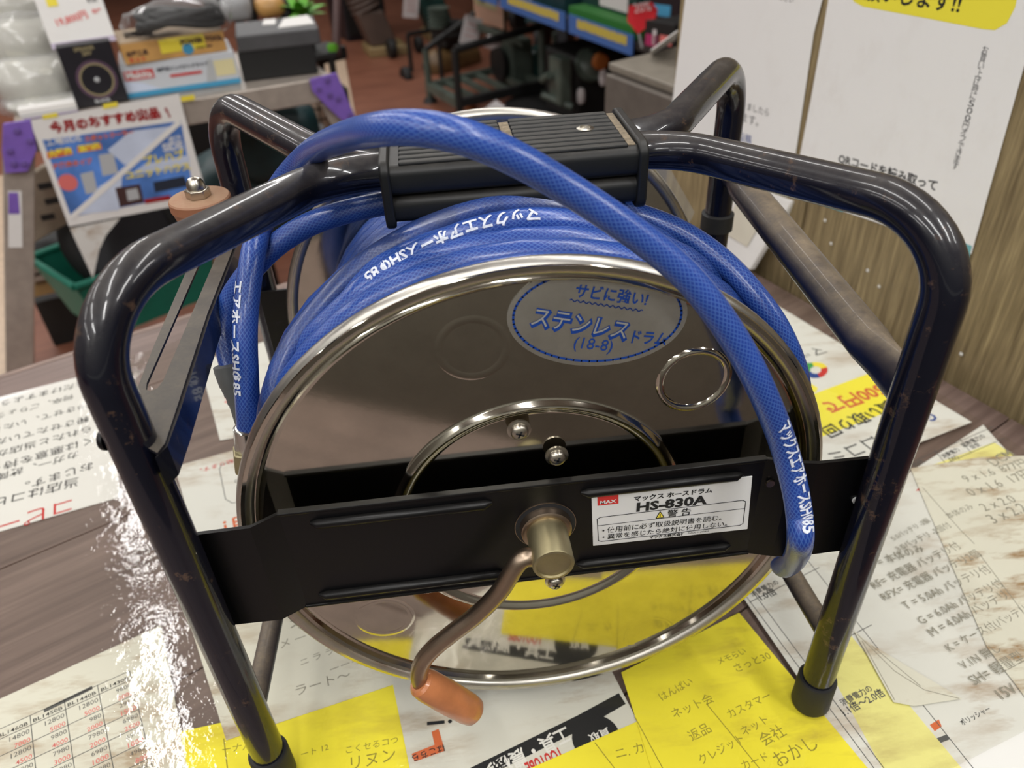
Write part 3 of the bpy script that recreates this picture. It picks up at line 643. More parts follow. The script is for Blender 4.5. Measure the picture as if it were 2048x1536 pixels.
# stickers
st = obj('oval_sticker', MB().prism([(.0325+.0440*cos(t)*1.0, YF-.0002, .3075+.0285*sin(t)-.0035*cos(t)) for t in [2*pi*k/56 for k in range(56)]], (0, -.0003, 0)), 'silver_sticker', fl)
mb = MB(); ribbon(mb, [(.0325+.0410*cos(t), YF-.0006, .3075+.0255*sin(t)-.0033*cos(t)) for t in [2*pi*k/64 for k in range(64)]], .0011, (0, -1, 0), .0001, True)
obj('oval_border', mb, 'ink_blue', st)
FN = (0, -1, 0); ys = YF-.0006
for s, a, b, bo, m, hs, lf in (('サビに強い!', (0.0206,-0.1046,0.3205), (0.0555,-0.1046,0.3118), .02, 'ink_blue', 1.15, .0001), ('ステンレス', (-0.0011,-0.1046,0.307), (0.0471,-0.1046,0.2928), .08, 'ink_blue', 1.25, .0001), ('ステンレス', (-0.0003,-0.1046,0.3075), (0.0461,-0.1046,0.2941), .0, 'foil', 1.2, .0003),
                       ('ドラム', (0.0492,-0.1046,0.2914), (0.0669,-0.1046,0.2878), .02, 'ink_blue', 1.25, .0001), ('(18-8)', (0.0202,-0.1046,0.2916), (0.0394,-0.1046,0.2869), 0, 'ink_blue', 1.1, .0001)):
    lettering(fl, s, a, b, FN, m, bold=bo, lift=lf, hs=hs)
a, b = V((0.0187,-0.1046,0.3185)), V((0.054,-0.1046,0.3086))
mb = MB(); ribbon(mb, [a+(b-a)*(i/60)+V((0, 0, .0006*sin(i*1.3))) for i in range(61)], .0005, FN, .0001); obj('wavy_line', mb, 'ink_blue', fl)
yl = -.1224
LB = [(0.0279,-0.122,0.2058), (0.1175,-0.122,0.2059), (0.1208,-0.122,0.1635), (0.0296,-0.122,0.1648)]
lb = obj('warning_label', MB().prism([(x, -.1200, z) for x, _, z in [(V(q)) for q in LB]], (0, -.0006, 0)), 'label', pf, bev=.0004)
def on_label(u, v):
    a, b, c_, d = [V(q) for q in LB]; t = a+(b-a)*u; q = d+(c_-d)*u; r = t+(q-t)*v; return (r.x, -.1207, r.z)
obj('red_logo_box', MB().prism([on_label(*q) for q in ((.035, .055), (.165, .055), (.165, .215), (.035, .215))], (0, -.00008, 0)), 'ink_red', pf)
for s, a, b, m, bo, hs in (('MAX', (.05, .185), (.152, .185), 'label', .04, .8), ('マックス ホースドラム', (.26, .20), (.75, .20), 'ink', .03, 1.0), ('HS-830A', (.275, .40), (.72, .40), 'ink', .04, .85), ('警 告', (.47, .57), (.62, .57), 'ink', .01, 1), ('• 使用前に必ず取扱説明書を読む。', (.06, .745), (.82, .745), 'ink', .006, 1.05),
                   ('• 異常を感じたら絶対に使用しない。', (.06, .875), (.86, .875), 'ink', .006, 1.0), ('マックス株式会社', (.36, .965), (.59, .965), 'ink', .03, 1), ('MADE IN JAPAN', (.61, .955), (.74, .955), 'ink', 0, 1)):
    a, b = V(on_label(*a)), V(on_label(*b)); k = 1
    lettering(pf, s, a, b, FN, m, bold=bo, lift=.0002, hs=hs)
mb = MB(); ribbon(mb, [on_label(*q) for q in ((.03, .47), (.05, .44), (.95, .42), (.97, .45), (.965, .87), (.945, .9), (.055, .92), (.035, .9))], .0004, FN, .0001, True)
ribbon(mb, [on_label(.03, .60), on_label(.97, .58)], .0003, FN, .0001); obj('ruled_box', mb, 'ink', pf)
tri = [on_label(.40, .575), on_label(.45, .57), on_label(.425, .455)]
obj('warning_triangle', MB().prism(tri, (0, -.0002, 0)), 'ink_yellow', pf); mb = MB(); ribbon(mb, [V(q)+V((0, -.0001, 0)) for q in tri], .0004, FN, .0002, True)
strip(mb, V(on_label(.425, .50))+V((0, -.0001, 0)), V(on_label(.425, .555))+V((0, -.0001, 0)), .0005, FN, .0002); obj('warning_triangle_edge', mb, 'ink', pf)
# hub and crank
HC = V((.0025, -.120, ZC+.0085))
obj('hub_washer', MB().lathe([(.0172, 0), (.0172, .0006), (.0145, .0006), (.0140, .0050), (.0128, .0058), (.0115, .0058)], HC, (0, -1, 0), 40), 'rod', reel, True)
obj('hub_hole', MB().lathe([(.0168, .0006), (.0168, .00075)], HC, (0, -1, 0), 40), 'ink', reel)
obj('hub_cap', MB().lathe([(.0112, .002), (.0112, .0282), (.0108, .0292), (.0094, .0294), (.0090, .0282), (.0001, .0282)], HC, (0, -1, 0), 40), 'zinc', reel, True)
crank = obj('crank_arm', MB().tube(catmull([(-.005, -.1400, .184), (-0.0144,-0.141,0.1833), (-0.0263,-0.142,0.1621), (-0.0399,-0.142,0.1447), (-0.0551,-0.142,0.1306), (-0.0668,-0.142,0.1189), (-0.0743,-0.142,0.1079), (-0.0782,-0.142,0.0947), (-0.0769,-0.142,0.0789), (-0.0732,-0.142,0.0737)], 7), .0052, 14), 'rod', reel, True)
h0, h1 = V((-0.077,-0.142,0.0862)), V((-0.0487,-0.142,0.0481)); hd = h1-h0; hl = hd.length
obj('crank_handle', MB().lathe([(.0070, -.003), (.0088, -.0015), (.0098, .004), (.0102, hl*.4), (.0098, hl*.85), (.0090, hl*.97), (.0078, hl), (.0001, hl)], h0, hd, 28), 'terracotta', crank, True)
obj('handle_pin', MB().lathe([(.0068, hl), (.0066, hl+.0012), (.0040, hl+.0024), (.0001, hl+.0026)], h0, hd, 20), 'chrome', crank, True)

# ------------------------------------------------------------------ hoses
HR = .0068
def on_path(path, s0, s, view, upside, m, parent, size, length, lift=.0003, bold=.03, name='lettering'):
    """bends a printed line around the hose"""
    P_ = [V(q) for q in path]; ln = [0]
    for i in range(1, len(P_)): ln.append(ln[-1]+(P_[i]-P_[i-1]).length)
    T, _, _ = frames(P_)
    me = text_mesh(s, 1, bold)
    kx = length/max(v.co.x for v in me.vertices)
    for v in me.vertices: v.co = V((v.co.x*kx, v.co.y*size, 0))
    bm = bmesh.new(); bm.from_mesh(me)
    bmesh.ops.triangulate(bm, faces=bm.faces[:])
    for _ in range(2):
        es = [e for e in bm.edges if e.calc_length() > size*.22]
        if es: bmesh.ops.subdivide_edges(bm, edges=es, cuts=1)
        bmesh.ops.triangulate(bm, faces=bm.faces[:])
    bm.to_mesh(me); bm.free()
    y0 = size*.36
    import bisect
    for v in me.vertices:
        q = s0+v.co.x
        i = min(max(bisect.bisect(ln, q)-1, 0), len(P_)-2); t = (q-ln[i])/(ln[i+1]-ln[i])
        c = P_[i].lerp(P_[i+1], t); tt = T[i].lerp(T[i+1], t).normalized()
        n = V(view); n = (n-tt*n.dot(tt)).normalized(); u = n.cross(tt)
        a = (v.co.y-y0)/HR
        v.co = c+(n*cos(a)+u*sin(a))*(HR+lift)
    return obj(name, me, m, parent)
# wound hose: full inner layer, outer layer over the front half, loose last turns
wound = []
def turn(y0, y1, r0, r1, jit, n=40, a0=0):
    for k in range(n):
        t = k/n; a = pi*1.2-2*pi*t
        wound.append(V(((r0+(r1-r0)*t+jit*sin(3*a))*cos(a), y0+(y1-y0)*(t if True else 0), ZC+(r0+(r1-r0)*t+jit*sin(3*a))*sin(a))))
for k in range(14): turn(.108-k*.0143, .108-(k+1)*.0143, .126, .126, .0006)
turn(-.0922, -.0925, .126, .140, .0, 40)
turn(-.0925, -.0915, .140, .1515, .0)
turn(-.0915, -.0785, .1515, .1535, .001)
turn(-.0785, -.0670, .1535, .1545, .001)
turn(-.0670, -.0540, .1545, .1548, .0012)
turn(-.0540, -.0370, .1560, .1570, .0012)
turn(-.0370, -.0180, .1575, .1490, .0008)
turn(-.0180, .004, .1490, .1435, .001)
turn(.004, .030, .1435, .1300, .001)
wh = obj('wound_hose', MB().tube(wound, HR, 16), 'hose', None, True)
tag(wh, 'blue braided air hose wound in layers on the drum', 'hose')
# strands over the top that bulge beyond the rim on the left
D2 = catmull([(0.0809,-0.05,0.3026), (0.0443,-0.05,0.3267), (0.0126,-0.052,0.3359), (-0.0184,-0.054,0.335), (-0.0446,-0.056,0.3278), (-0.0713,-0.06,0.317), (-0.0912,-0.064,0.3024), (-0.1092,-0.07,0.2828), (-0.1202,-0.076,0.2659), (-0.1266,-0.082,0.2444), (-0.1278,-0.086,0.223)], 8)
D1 = catmull([(0.0775,-0.03,0.3083), (0.0344,-0.032,0.3304), (-0.0007,-0.034,0.3379), (-0.0248,-0.036,0.336), (-0.0546,-0.04,0.3273), (-0.0823,-0.046,0.3148), (-0.1057,-0.054,0.2972), (-0.1232,-0.064,0.2805), (-0.1341,-0.074,0.2629), (-0.1399,-0.082,0.2462), (-0.1424,-0.088,0.2232)], 8)
wl = obj('loose_turn', MB().tube(D2, HR, 16), 'hose', wh, True)
obj('loose_turn', MB().tube(D1, HR, 16), 'hose_dirty', wh, True, label='darker, dirtier loose turn of the blue hose')
rD2 = D2
on_path(rD2, .078, 'マックスエアホースSHΦ85', (0, -.62, .78), False, 'ink_white', wh, .0084, .092)
# supply hose: from the metal coupling up over the grip, down the front, back round the rim to the boot
supply = [(-0.1585,-0.062,0.2245), (-0.157,-0.06,0.2344), (-0.1541,-0.052,0.2562), (-0.1509,-0.042,0.2793), (-0.1471,-0.03,0.2973), (-0.1421,-0.012,0.3152), (-0.138,0.0168,0.323), (-0.1244,0.0189,0.3409), (-0.1035,-0.003,0.3627), (-0.0794,-0.0589,0.3876), (-0.0599,-0.1033,0.404), (-0.0455,-0.1226,0.4099), (-0.0318,-0.1283,0.4088), (-0.0182,-0.1286,0.4033), (-0.0031,-0.1267,0.394),
          (0.0128,-0.1253,0.3826), (0.0317,-0.1261,0.3686), (0.0507,-0.1278,0.3532), (0.0669,-0.1307,0.3376), (0.0804,-0.1348,0.3201), (0.0937,-0.1376,0.2992), (0.106,-0.1396,0.2759), (0.1173,-0.1414,0.2511), (0.1251,-0.1466,0.228), (0.1291,-0.1533,0.2091), (0.1306,-0.1585,0.1921), (0.1505,-0.126,0.1369), (0.1534,-0.11,0.1152)]
back = [(.156, -.096, .137), (.1595, -.090, .160), (.1595, -.086, .195), (0.1548,-0.082,0.2353), (0.1438,-0.074,0.2636), (0.1295,-0.062,0.2847), (0.1117,-0.042,0.3015), (0.0887,-0.02,0.3118), (0.048,-0.006,0.3232), (0.0112,-0.002,0.33), (-0.0309,0.006,0.3305), (-0.0713,0.008,0.3273), (-0.1062,0.006,0.3217), (-0.1293,0.002,0.3127), (-0.147,-0.004,0.3007), (-0.164,-0.006,0.2823), (-0.1698,-0.014,0.2673), (-0.1694,-0.022,0.2566), (-0.1678,-0.028,0.2498)]
sp = catmull(supply+back, 8)
sh = obj('supply_hose', MB().tube(sp, HR, 18), 'hose', None, True)
tag(sh, 'loose blue air hose looped over the grip and down the drum front', 'hose')
ln = 0; idx = 0; best = 9
tgt = V((0.1126,-0.1405,0.262)); acc = 0; s_at = 0
for i in range(1, len(sp)):
    acc += (sp[i]-sp[i-1]).length
    if (sp[i]-tgt).length < best: best = (sp[i]-tgt).length; s_at = acc
on_path(sp, s_at, 'マックスエアホースSHΦ85', (.25, -.9, .45), False, 'ink_white', sh, .0094, .068)
on_path(sp[:60][::-1], .085, 'エアホースSHΦ85', (-.62, -.75, .2), False, 'ink_white', sh, .0080, .062)
def axis_at(path, i, j): return V(path[i]), (V(path[j])-V(path[i])).normalized()
c0, ax = V(sp[2]), (V(sp[0])-V(sp[4])).normalized()
obj('ferrule', MB().lathe([(.0072, -.004), (.0086, -.003), (.0086, .010), (.0080, .011)], c0, ax, 28), 'chrome', sh, True)
a = ax.orthogonal().normalized(); b = ax.cross(a)
obj('hex_nut', MB().prism([c0+ax*.011+(a*cos(k*pi/3)+b*sin(k*pi/3))*.0108 for k in range(6)], ax*.013), 'zinc', sh, bev=.0008)
obj('coupling_tail', MB().lathe([(.0080, .024), (.0080, .036), (.0068, .038), (.0068, .046), (.0001, .046)], c0, ax, 24), 'zinc', sh, True)
c1, ax1 = V(sp[-3]), (V((-0.1644,-0.04,0.2176))-V(sp[-3])).normalized()
obj('rubber_boot', MB().lathe([(.0070, -.001), (.0102, 0), (.0104, .003), (.0098, .012), (.0092, .013), (.0092, .015), (.0088, .016), (.0088, .018), (.0082, .019), (.0082, .023), (.0076, .024), (.0072, .045), (.0068, .060)], c1, ax1, 28), 'boot', sh, True)


# ------------------------------------------------------------------ wall: posters, tent card, clear holder
def wall_sheet(name, pts, m, label, cat, th=.0005):
    return tag(obj(name, MB().prism([V(q) for q in pts], NW*th), m), label, cat)
w1 = wall_sheet('wall_poster', [(0.3149,0.6741,0.3351), (0.4002,0.4604,0.3588), (0.3978,0.4665,0.2954), (0.3997,0.4617,0.1561), (0.3094,0.6877,0.1224)], 'wall_paper', 'plain white poster at the left end of the wood panel wall', 'poster')
for s, a, b, m in (('ください', (0.3723,0.5288,0.3223), (0.3834,0.5008,0.3211), 'ink_soft'), ('お気に入りましたら', (0.3463,0.5937,0.1892), (0.3794,0.5108,0.1918), 'ink_soft'), ('お願います。', (0.3474,0.591,0.1723), (0.3739,0.5248,0.1755), 'ink_soft'), ('口コミ投稿', (0.349,0.5869,0.1473), (0.371,0.5319,0.1509), 'ink_blue')):
    lettering(w1, s, a, b, NW, m, lift=.0001)
w2 = wall_sheet('wall_poster', [(0.4022,0.4555,0.3593), (0.4854,0.2471,0.3824), (0.4874,0.2421,0.3063), (0.491,0.2329,0.1285), (0.4019,0.4562,0.11), (0.4026,0.4544,0.2252)], 'wall_paper', 'white poster with yellow banner on the right of the wood panel wall', 'poster')
ban = [(0.4128,0.4273,0.3579), (0.4117,0.4299,0.3398), (0.4143,0.4234,0.3336), (0.419,0.4118,0.3305), (0.4466,0.3427,0.3306), (0.4691,0.2863,0.3303), (0.4735,0.2753,0.3313), (0.4768,0.2671,0.3385), (0.4778,0.2645,0.3514), (0.4769,0.2667,0.3764)]
obj('yellow_banner', MB().prism(ban, NW*.0002), 'poster_yellow', w2)
for s, a, b, m, bo in (('お願いします!!', (0.4117,0.4291,0.338), (0.4587,0.3114,0.3407), 'ink', .02), ('QRコードを読み取って', (0.4227,0.4024,0.1686), (0.4696,0.285,0.1769), 'ink', .025), ('口コミお願いします!!', (0.4227,0.4023,0.1543), (0.4677,0.2898,0.1615), 'ink', .025)):
    lettering(w2, s, a, b, NW, m, lift=.0001, bold=bo)
va, vb = V((0.4721,0.2789,0.3172)), V((0.4742,0.2735,0.2034)); tx = 'お買い上げ時に500円オフできます'
cd = DW
for i, ch in enumerate(tx):
    q = va+(vb-va)*((i+1)/len(tx))
    lettering(w2, ch, q-cd*.0030, q+cd*.0030, NW, 'ink', lift=.0001, height=.0062)
tag(obj('teal_tape', MB().prism([(0.4795,0.2599,0.1357), (0.4897,0.2343,0.1368), (0.4908,0.2331,0.1183), (0.4816,0.2559,0.1158)], NW*.0002), 'tape_teal'), 'teal tape strip under the lower right corner of the banner poster', 'tape')
tag(obj('teal_tape', MB().prism([(0.4157,0.4197,0.1172), (0.4313,0.3806,0.1201), (0.431,0.3827,0.1149), (0.4153,0.422,0.1118)], NW*.0002), 'tape_teal'), 'teal tape strip along the lower left edge of the banner poster', 'tape')
tc = [V((0.3438,0.5518,0)), V((0.3664,0.4688,0)), V((0.4004,0.4513,0.1029)), V((0.3651,0.5397,0.0979))]
tn = (tc[1]-tc[0]).cross(tc[3]-tc[0]).normalized()
if tn.dot(NW) < 0: tn = -tn
M['cream_sticker'] = plain('cream_sticker', srgb(206, 200, 184))
card = tag(obj('leaning_card', MB().prism(tc, -tn*.010), 'clean_paper', bev=.002), 'thick white card leaning against the wood panel wall behind the brace', 'card')
def on_quad(q, u, v): return (q[0].lerp(q[1], u)).lerp(q[3].lerp(q[2], u), v)
obj('beige_sticker', MB().prism([on_quad(tc, *q)+tn*.0004 for q in ((.12, .25), (.72, .25), (.72, .82), (.12, .82))], tn*.0004), M['cream_sticker'], card)
hc = tag(obj('clear_holder', MB().prism([(0.1551,0.25,0.2487), (0.17,0.25,0.2474), (0.2029,0.25,0.1931), (0.1972,0.25,0.1761), (.19, .25, 0), (.165, .25, 0)], (0, .003, 0)), 'acrylic'), 'clear plastic card holder behind the right side of the drum', 'card holder')

# ------------------------------------------------------------------ grey cabinet past the end of the wall
CB = V((.331, 1.186, 0))
cab = thing('drawer_cabinet', CB+UP*FLOOR+DW*.12+UC*.15, 'grey metal drawer cabinet behind the end of the panel wall', 'cabinet')
M['cab'] = mat('cabinet_grey', srgb(100, 93, 86), .5)
M['cab_top'] = mat('cabinet_top', srgb(126, 119, 108), .5)
cc = CB+DW*.13+UC*.15
obj('body', MB().box(cc+UP*((FLOOR+.084)/2), (.252, .292, .084-FLOOR), DW, UC), 'cab', cab)
obj('top_panel', MB().box(cc+UP*.0925, (.262, .302, .015), DW, UC), 'cab_top', cab, bev=.003)
zt = .083
for h in (.088, .16, .22, .28):
    d = obj('drawer', MB().box(CB+DW*.13-UC*.004+UP*(zt-h/2), (.258, .012, h-.006), DW, UC), 'cab', cab, bev=.003)
    obj('pull_lip', MB().box(CB+DW*.135-UC*.0105+UP*(zt-h+.004), (.24, .006, .004), DW, UC), 'cab_top', d)
    zt -= h
tag(obj('folded_card', MB().prism([(0.4281,1.2237,0.101), (0.4979,1.3114,0.101), (0.4437,1.12,0.1646), (0.4065,1.16,0.1233)], (.004, -.006, .003)), 'clean_paper'), 'folded white card lying on top of the grey cabinet', 'card')

# ------------------------------------------------------------------ folding work bench with goods
OB = V((-.9588, 1.4303, 0)); UB = V((.938, .347, 0)).normalized(); NB = V((.347, -.938, 0)).normalized()
M['alu'] = mat('bench_aluminium', srgb(172, 162, 152), .38, .35)
M['purple'] = mat('purple_plastic', srgb(122, 92, 178), .45)
M['pbolt'] = mat('purple_bolt', srgb(104, 80, 148), .4)
bench = thing('work_bench', OB+UB*.35-NB*.18+UP*FLOOR, 'light grey folding work bench with purple corner brackets beyond the counter', 'work bench')
b0, b1 = V((-0.9606,1.4296,0.0004)), V((-0.2906,1.6775,0.0001)); bl = (b1-b0).length; bc = (b0+b1)/2; BZ = -.002
obj('bench_top', MB().box(OB+UB*(bl/2)-NB*.19+UP*(BZ-.012), (bl, .40, .024), UB, -NB), 'alu', bench, bev=.003)
obj('front_rail', MB().box(OB+UB*(bl/2)+NB*.012+UP*(BZ-.029), (bl, .022, .058), UB, -NB), 'alu', bench, bev=.003)
obj('rear_rail', MB().box(OB+UB*(bl/2)-NB*.392+UP*(BZ-.029), (bl, .022, .058), UB, -NB), 'alu', bench)
obj('end_rail', MB().box(OB+UB*(bl-.008)-NB*.19+UP*(BZ-.02), (.02, .40, .05), UB, -NB), 'alu', bench, bev=.003)
obj('end_rail', MB().box(OB+UB*.008-NB*.19+UP*(BZ-.02), (.02, .40, .05), UB, -NB), 'alu', bench, bev=.003)
def leg_pts(a, b, wd):
    a, b = V(a), V(b); d = (b-a); e = a+d*((FLOOR-a.z)/d.z); return a, e
for (a, b), back in ((((-0.964,1.422,-0.0418), (-1.1536,1.3518,-0.5824)), 0), (((-0.2902,1.6712,-0.0566), (-0.2436,1.6885,-0.211)), 0), (((-1.139,1.7689,-0.1444), (-1.3644,1.6855,-0.787)), 1), (((-0.3379,2.0652,-0.1619), (-0.2825,2.0857,-0.3455)), 1)):
    a, e = leg_pts(a, b, .06); d = (e-a).normalized(); sx = d.cross(NB).normalized()
    lg = obj('leg', MB().box((a+e)/2, ((e-a).length, .062, .024), d, sx, NB), 'alu', bench, bev=.003)
    obj('foot_cap', MB().box(e-d*.02, (.042, .068, .03), d, sx, NB), 'rubber', lg)
    if not back and a.x < -.7:
        obj('instruction_label', MB().prism([(-1.013,1.39,-0.1333), (-0.9889,1.3989,-0.139), (-1.0331,1.3826,-0.2695), (-1.0585,1.3731,-0.2625)], NB*.0006), 'clean_paper', lg)
        obj('purple_print', MB().prism([(-1.0129,1.3892,-0.1366), (-0.996,1.3954,-0.1406), (-1.0096,1.3904,-0.1899), (-1.0302,1.3828,-0.1847)], NB*.0004), 'purple', lg)
for pts, bolts in (([(-0.9645,1.3962,0.0154), (-0.9131,1.4152,0.0143), (-0.9242,1.4111,-0.0505), (-0.9567,1.3991,-0.0944), (-0.9989,1.3835,-0.0896), (-0.9864,1.3881,-0.0398)], ((34, 262), (60, 282), (28, 328), (48, 328))),
                   ([(-0.3287,1.6314,0.0023), (-0.2624,1.6559,0.0083), (-0.2496,1.6607,-0.0479), (-0.2325,1.667,-0.1149), (-0.2574,1.6578,-0.1258), (-0.3004,1.6419,-0.069), (-0.327,1.632,-0.0271)], ((655, 160), (637, 180), (676, 198), (700, 228)))):
    bk = obj('corner_bracket', MB().prism(pts, NB*.006), 'purple', bench, bev=.002)
for q in ((-0.9431,1.3967,-0.0039), (-0.9277,1.4024,-0.0292), (-0.9729,1.3856,-0.0718), (-0.9553,1.3921,-0.0757), (-0.285,1.6401,-0.0055), (-0.3099,1.6309,-0.0231), (-0.2678,1.6465,-0.0552), (-0.2451,1.6549,-0.0999), (-0.2853,1.64,-0.0421), (-0.9701,1.3867,-0.0429)):
    obj('bolt', MB().lathe([(.0075, 0), (.007, .003), (.0001, .004)], q, NB, 10), 'pbolt', bench, True)
# advert sheet hung on the front rail
ad = tag(obj('advert_sheet', MB().prism([(-0.915,1.4102,0.0127), (-0.6175,1.5203,0.0175), (-0.6198,1.5194,-0.2427), (-0.9223,1.4075,-0.2374)], NB*.001), 'clean_paper'), 'white advert sheet with blue picture taped to the bench front', 'advert')
AQ = [V(q) for q in ((-0.9218,1.4064,-0.237), (-0.6195,1.5183,-0.2422), (-0.6172,1.5191,0.0178), (-0.9145,1.4091,0.013))]
M['adblue'] = mat('advert_blue', srgb(80, 124, 196), .5, 0, .5, 9)
M['adsky'] = mat('advert_sky', srgb(196, 206, 226), .5, 0, .12, 12)
M['brick'] = plain('dark_red', srgb(150, 34, 36))
inner = [V(q) for q in ((-0.9106,1.4106,-0.2155), (-0.6463,1.5084,-0.2212), (-0.6281,1.5151,-0.0428), (-0.9056,1.4125,-0.0321))]
obj('picture', MB().prism(inner, NB*.0003), 'adblue', ad)
def ap(pts, m, name='print', lift=.0004): return obj(name, MB().prism([V(q)+NB*lift for q in pts], NB*.0002), m, ad)
ap([(-0.7342,1.4758,-0.0457), (-0.683,1.4948,-0.0487), (-0.6485,1.5076,-0.0507), (-0.728,1.4782,-0.1065), (-0.7687,1.4631,-0.1196), (-0.7924,1.4543,-0.0785)], 'adsky')
ap([(-0.8321,1.4396,-0.1568), (-0.7787,1.4594,-0.1357), (-0.8123,1.447,-0.2224), (-0.9015,1.414,-0.2127)], 'adsky')
ap([(-0.7283,1.478,-0.126), (-0.6323,1.5136,-0.1244), (-0.6364,1.512,-0.1486), (-0.7657,1.4642,-0.1448)], 'adsky')
mb = MB(); strip(mb, V((-0.9111,1.4096,-0.2176)), V((-0.6302,1.5135,-0.0434)), .012, NB, .0004); obj('white_diagonal', mb, 'clean_paper', ad)
for s, a, b, m, bo in (('今月のおすすめ商品', (-0.8847,1.4195,-0.0192), (-0.6656,1.5006,-0.025), 'brick', .06), ('!', (-0.6509,1.506,-0.0289), (-0.6452,1.5081,-0.0277), 'brick', .04), ('工場SIDE', (-0.9021,1.4131,-0.045), (-0.8337,1.4384,-0.0476), 'label', .02), ('スポットクーラー', (-0.8288,1.4402,-0.0509), (-0.7301,1.4767,-0.0533), 'ink_orange', .05),
                       ('大型扇', (-0.906,1.4117,-0.0706), (-0.8601,1.4286,-0.0711), 'ink_yellow', .06), ('温風機', (-0.847,1.4335,-0.0704), (-0.8032,1.4497,-0.0713), 'ink_yellow', .06), ('冷風扇タイプ', (-0.9076,1.4111,-0.0983), (-0.8288,1.4402,-0.1014), 'ink_orange', .05), ('店舗', (-0.6656,1.5006,-0.0866), (-0.6384,1.5106,-0.0861), 'label', .02), ('SIDE', (-0.6825,1.4943,-0.1049), (-0.6382,1.5107,-0.1057), 'label', .04),
                       ('プレハブ', (-0.7297,1.4769,-0.1279), (-0.641,1.5097,-0.1286), 'ink_yellow', .04), ('ユニットハウス', (-0.7751,1.4601,-0.1524), (-0.6366,1.5113,-0.1584), 'ink_yellow', .04)):
    lettering(ad, s, a, b, NB, m, bold=bo, lift=.0002)
ap([(-0.9104,1.4107,-0.0745), (-0.8605,1.4291,-0.0747), (-0.8587,1.4298,-0.06), (-0.9071,1.4119,-0.0591)], 'ink_orange'); ap([(-0.8502,1.433,-0.0734), (-0.8022,1.4507,-0.0741), (-0.8009,1.4512,-0.0603), (-0.8474,1.434,-0.0589)], 'ink_orange')
M['adgrey'] = plain('advert_grey', srgb(176, 178, 180)); M['adbrown'] = plain('advert_brown', srgb(70, 48, 46)); M['addark'] = plain('advert_dark', srgb(40, 46, 60))
ap([(-0.8201,1.4441,-0.135), (-0.7879,1.456,-0.1349), (-0.7835,1.4576,-0.0863), (-0.813,1.4467,-0.086)], 'adgrey'); ap([(-0.8648,1.4275,-0.169), (-0.8403,1.4366,-0.1698), (-0.8347,1.4387,-0.1195), (-0.8615,1.4288,-0.1208)], 'adgrey')
ap([(-0.7744,1.461,-0.1038), (-0.7468,1.4712,-0.1025), (-0.746,1.4715,-0.0715), (-0.7714,1.4621,-0.0734)], 'addark'); ap([(-0.8081,1.4485,-0.2157), (-0.7566,1.4676,-0.2167), (-0.7519,1.4693,-0.1705), (-0.8043,1.4499,-0.1683)], 'adbrown')
ap([(-0.7878,1.456,-0.2052), (-0.7619,1.4656,-0.2051), (-0.7607,1.4661,-0.1786), (-0.784,1.4574,-0.1781)], 'adgrey', lift=.0007); ap([(-0.7272,1.4785,-0.198), (-0.6539,1.5055,-0.1984), (-0.656,1.5048,-0.1722), (-0.7242,1.4796,-0.1719)], 'addark')
ap([(-0.7546,1.4683,-0.2211), (-0.6987,1.489,-0.223), (-0.6978,1.4893,-0.2115), (-0.7545,1.4683,-0.2095)], 'brick')
obj('fan_print', MB().lathe([(.020, .0004), (.020, .0007)], (-0.8902,1.4181,-0.1348), NB, 24), 'ink_pink', ad)
for k, q in enumerate(([(-0.8897,1.4183,0.0115), (-0.8611,1.4289,0.0116), (-0.8602,1.4293,0.0202), (-0.8877,1.4191,0.0199)], [(-0.7734,1.4613,0.0119), (-0.7434,1.4724,0.0121), (-0.7421,1.4729,0.023), (-0.7701,1.4626,0.0225)], [(-0.6165,1.5194,0.0005), (-0.5868,1.5304,-0.0002), (-0.586,1.5307,0.0112), (-0.6146,1.5201,0.0116)])):
    tag(obj('yellow_tape', MB().prism([V(x)+NB*.001 for x in q], NB*.0004), 'ink_yellow'), 'yellow tape piece at the %s of the advert sheet' % ('left end', 'middle', 'right end')[k], 'tape', None)
tag(obj('folded_paper', MB().prism([(-0.9238,1.4113,-0.2441), (-0.8181,1.4504,-0.2442), (-0.8588,1.4353,-0.2785), (-0.8842,1.4259,-0.312), (-0.9186,1.4132,-0.3796)], NB*.0012), 'white_paper'), 'white paper corner hanging below the advert sheet', 'paper')

def carton(name, pa, pb, h, d, m, label, cat='box', bev=.002):
    """box standing with its front lower edge from pa to pb"""
    pa, pb = V(pa), V(pb); u = pb-pa; wd = u.length; u.normalize(); v = UP.cross(u)
    root = thing(name, pa.lerp(pb, .5)+v*d/2, label, cat)
    obj('body', MB().box(pa.lerp(pb, .5)+v*d/2+UP*h/2, (wd, d, h), u, v), m, root, bev=bev)
    def fr(a, b, lift=.0008): return pa+u*(wd*a)+UP*(h*b)-v*lift
    def tp(a, b, lift=.0008): return pa+u*(wd*a)+v*(d*b)+UP*(h+lift)
    fr.n = -v; tp.u = u; tp.v = v
    def patch_(q, m_, nm='print', on=None):
        if on: return obj(nm, MB().prism([tp(*x) for x in q], UP*.0006), m_, root)
        return obj(nm, MB().prism([fr(*x) for x in q], -v*.0006), m_, root)
    return root, fr, tp, patch_
def R4(a, b, c, d): return ((a, b), (c, b), (c, d), (a, d))
M['mblue'] = plain('box_blue', srgb(70, 150, 190)); M['mwhite'] = plain('box_white', srgb(196, 200, 206)); M['gold'] = mat('box_gold', srgb(196, 150, 88), .4, 0, .2, 12)
M['goldtop'] = plain('box_cardboard', srgb(156, 136, 112)); M['blk'] = mat('black_card', srgb(26, 25, 32), .4); M['blk2'] = mat('black_matt', srgb(18, 18, 18), .6); M['glow'] = mat('grey_lid', srgb(72, 72, 74), .5)
M['ring'] = plain('gold_ring', srgb(150, 138, 104)); M['mauve'] = plain('mauve_print', srgb(88, 66, 84)); M['postit'] = plain('pale_note', srgb(216, 206, 160))
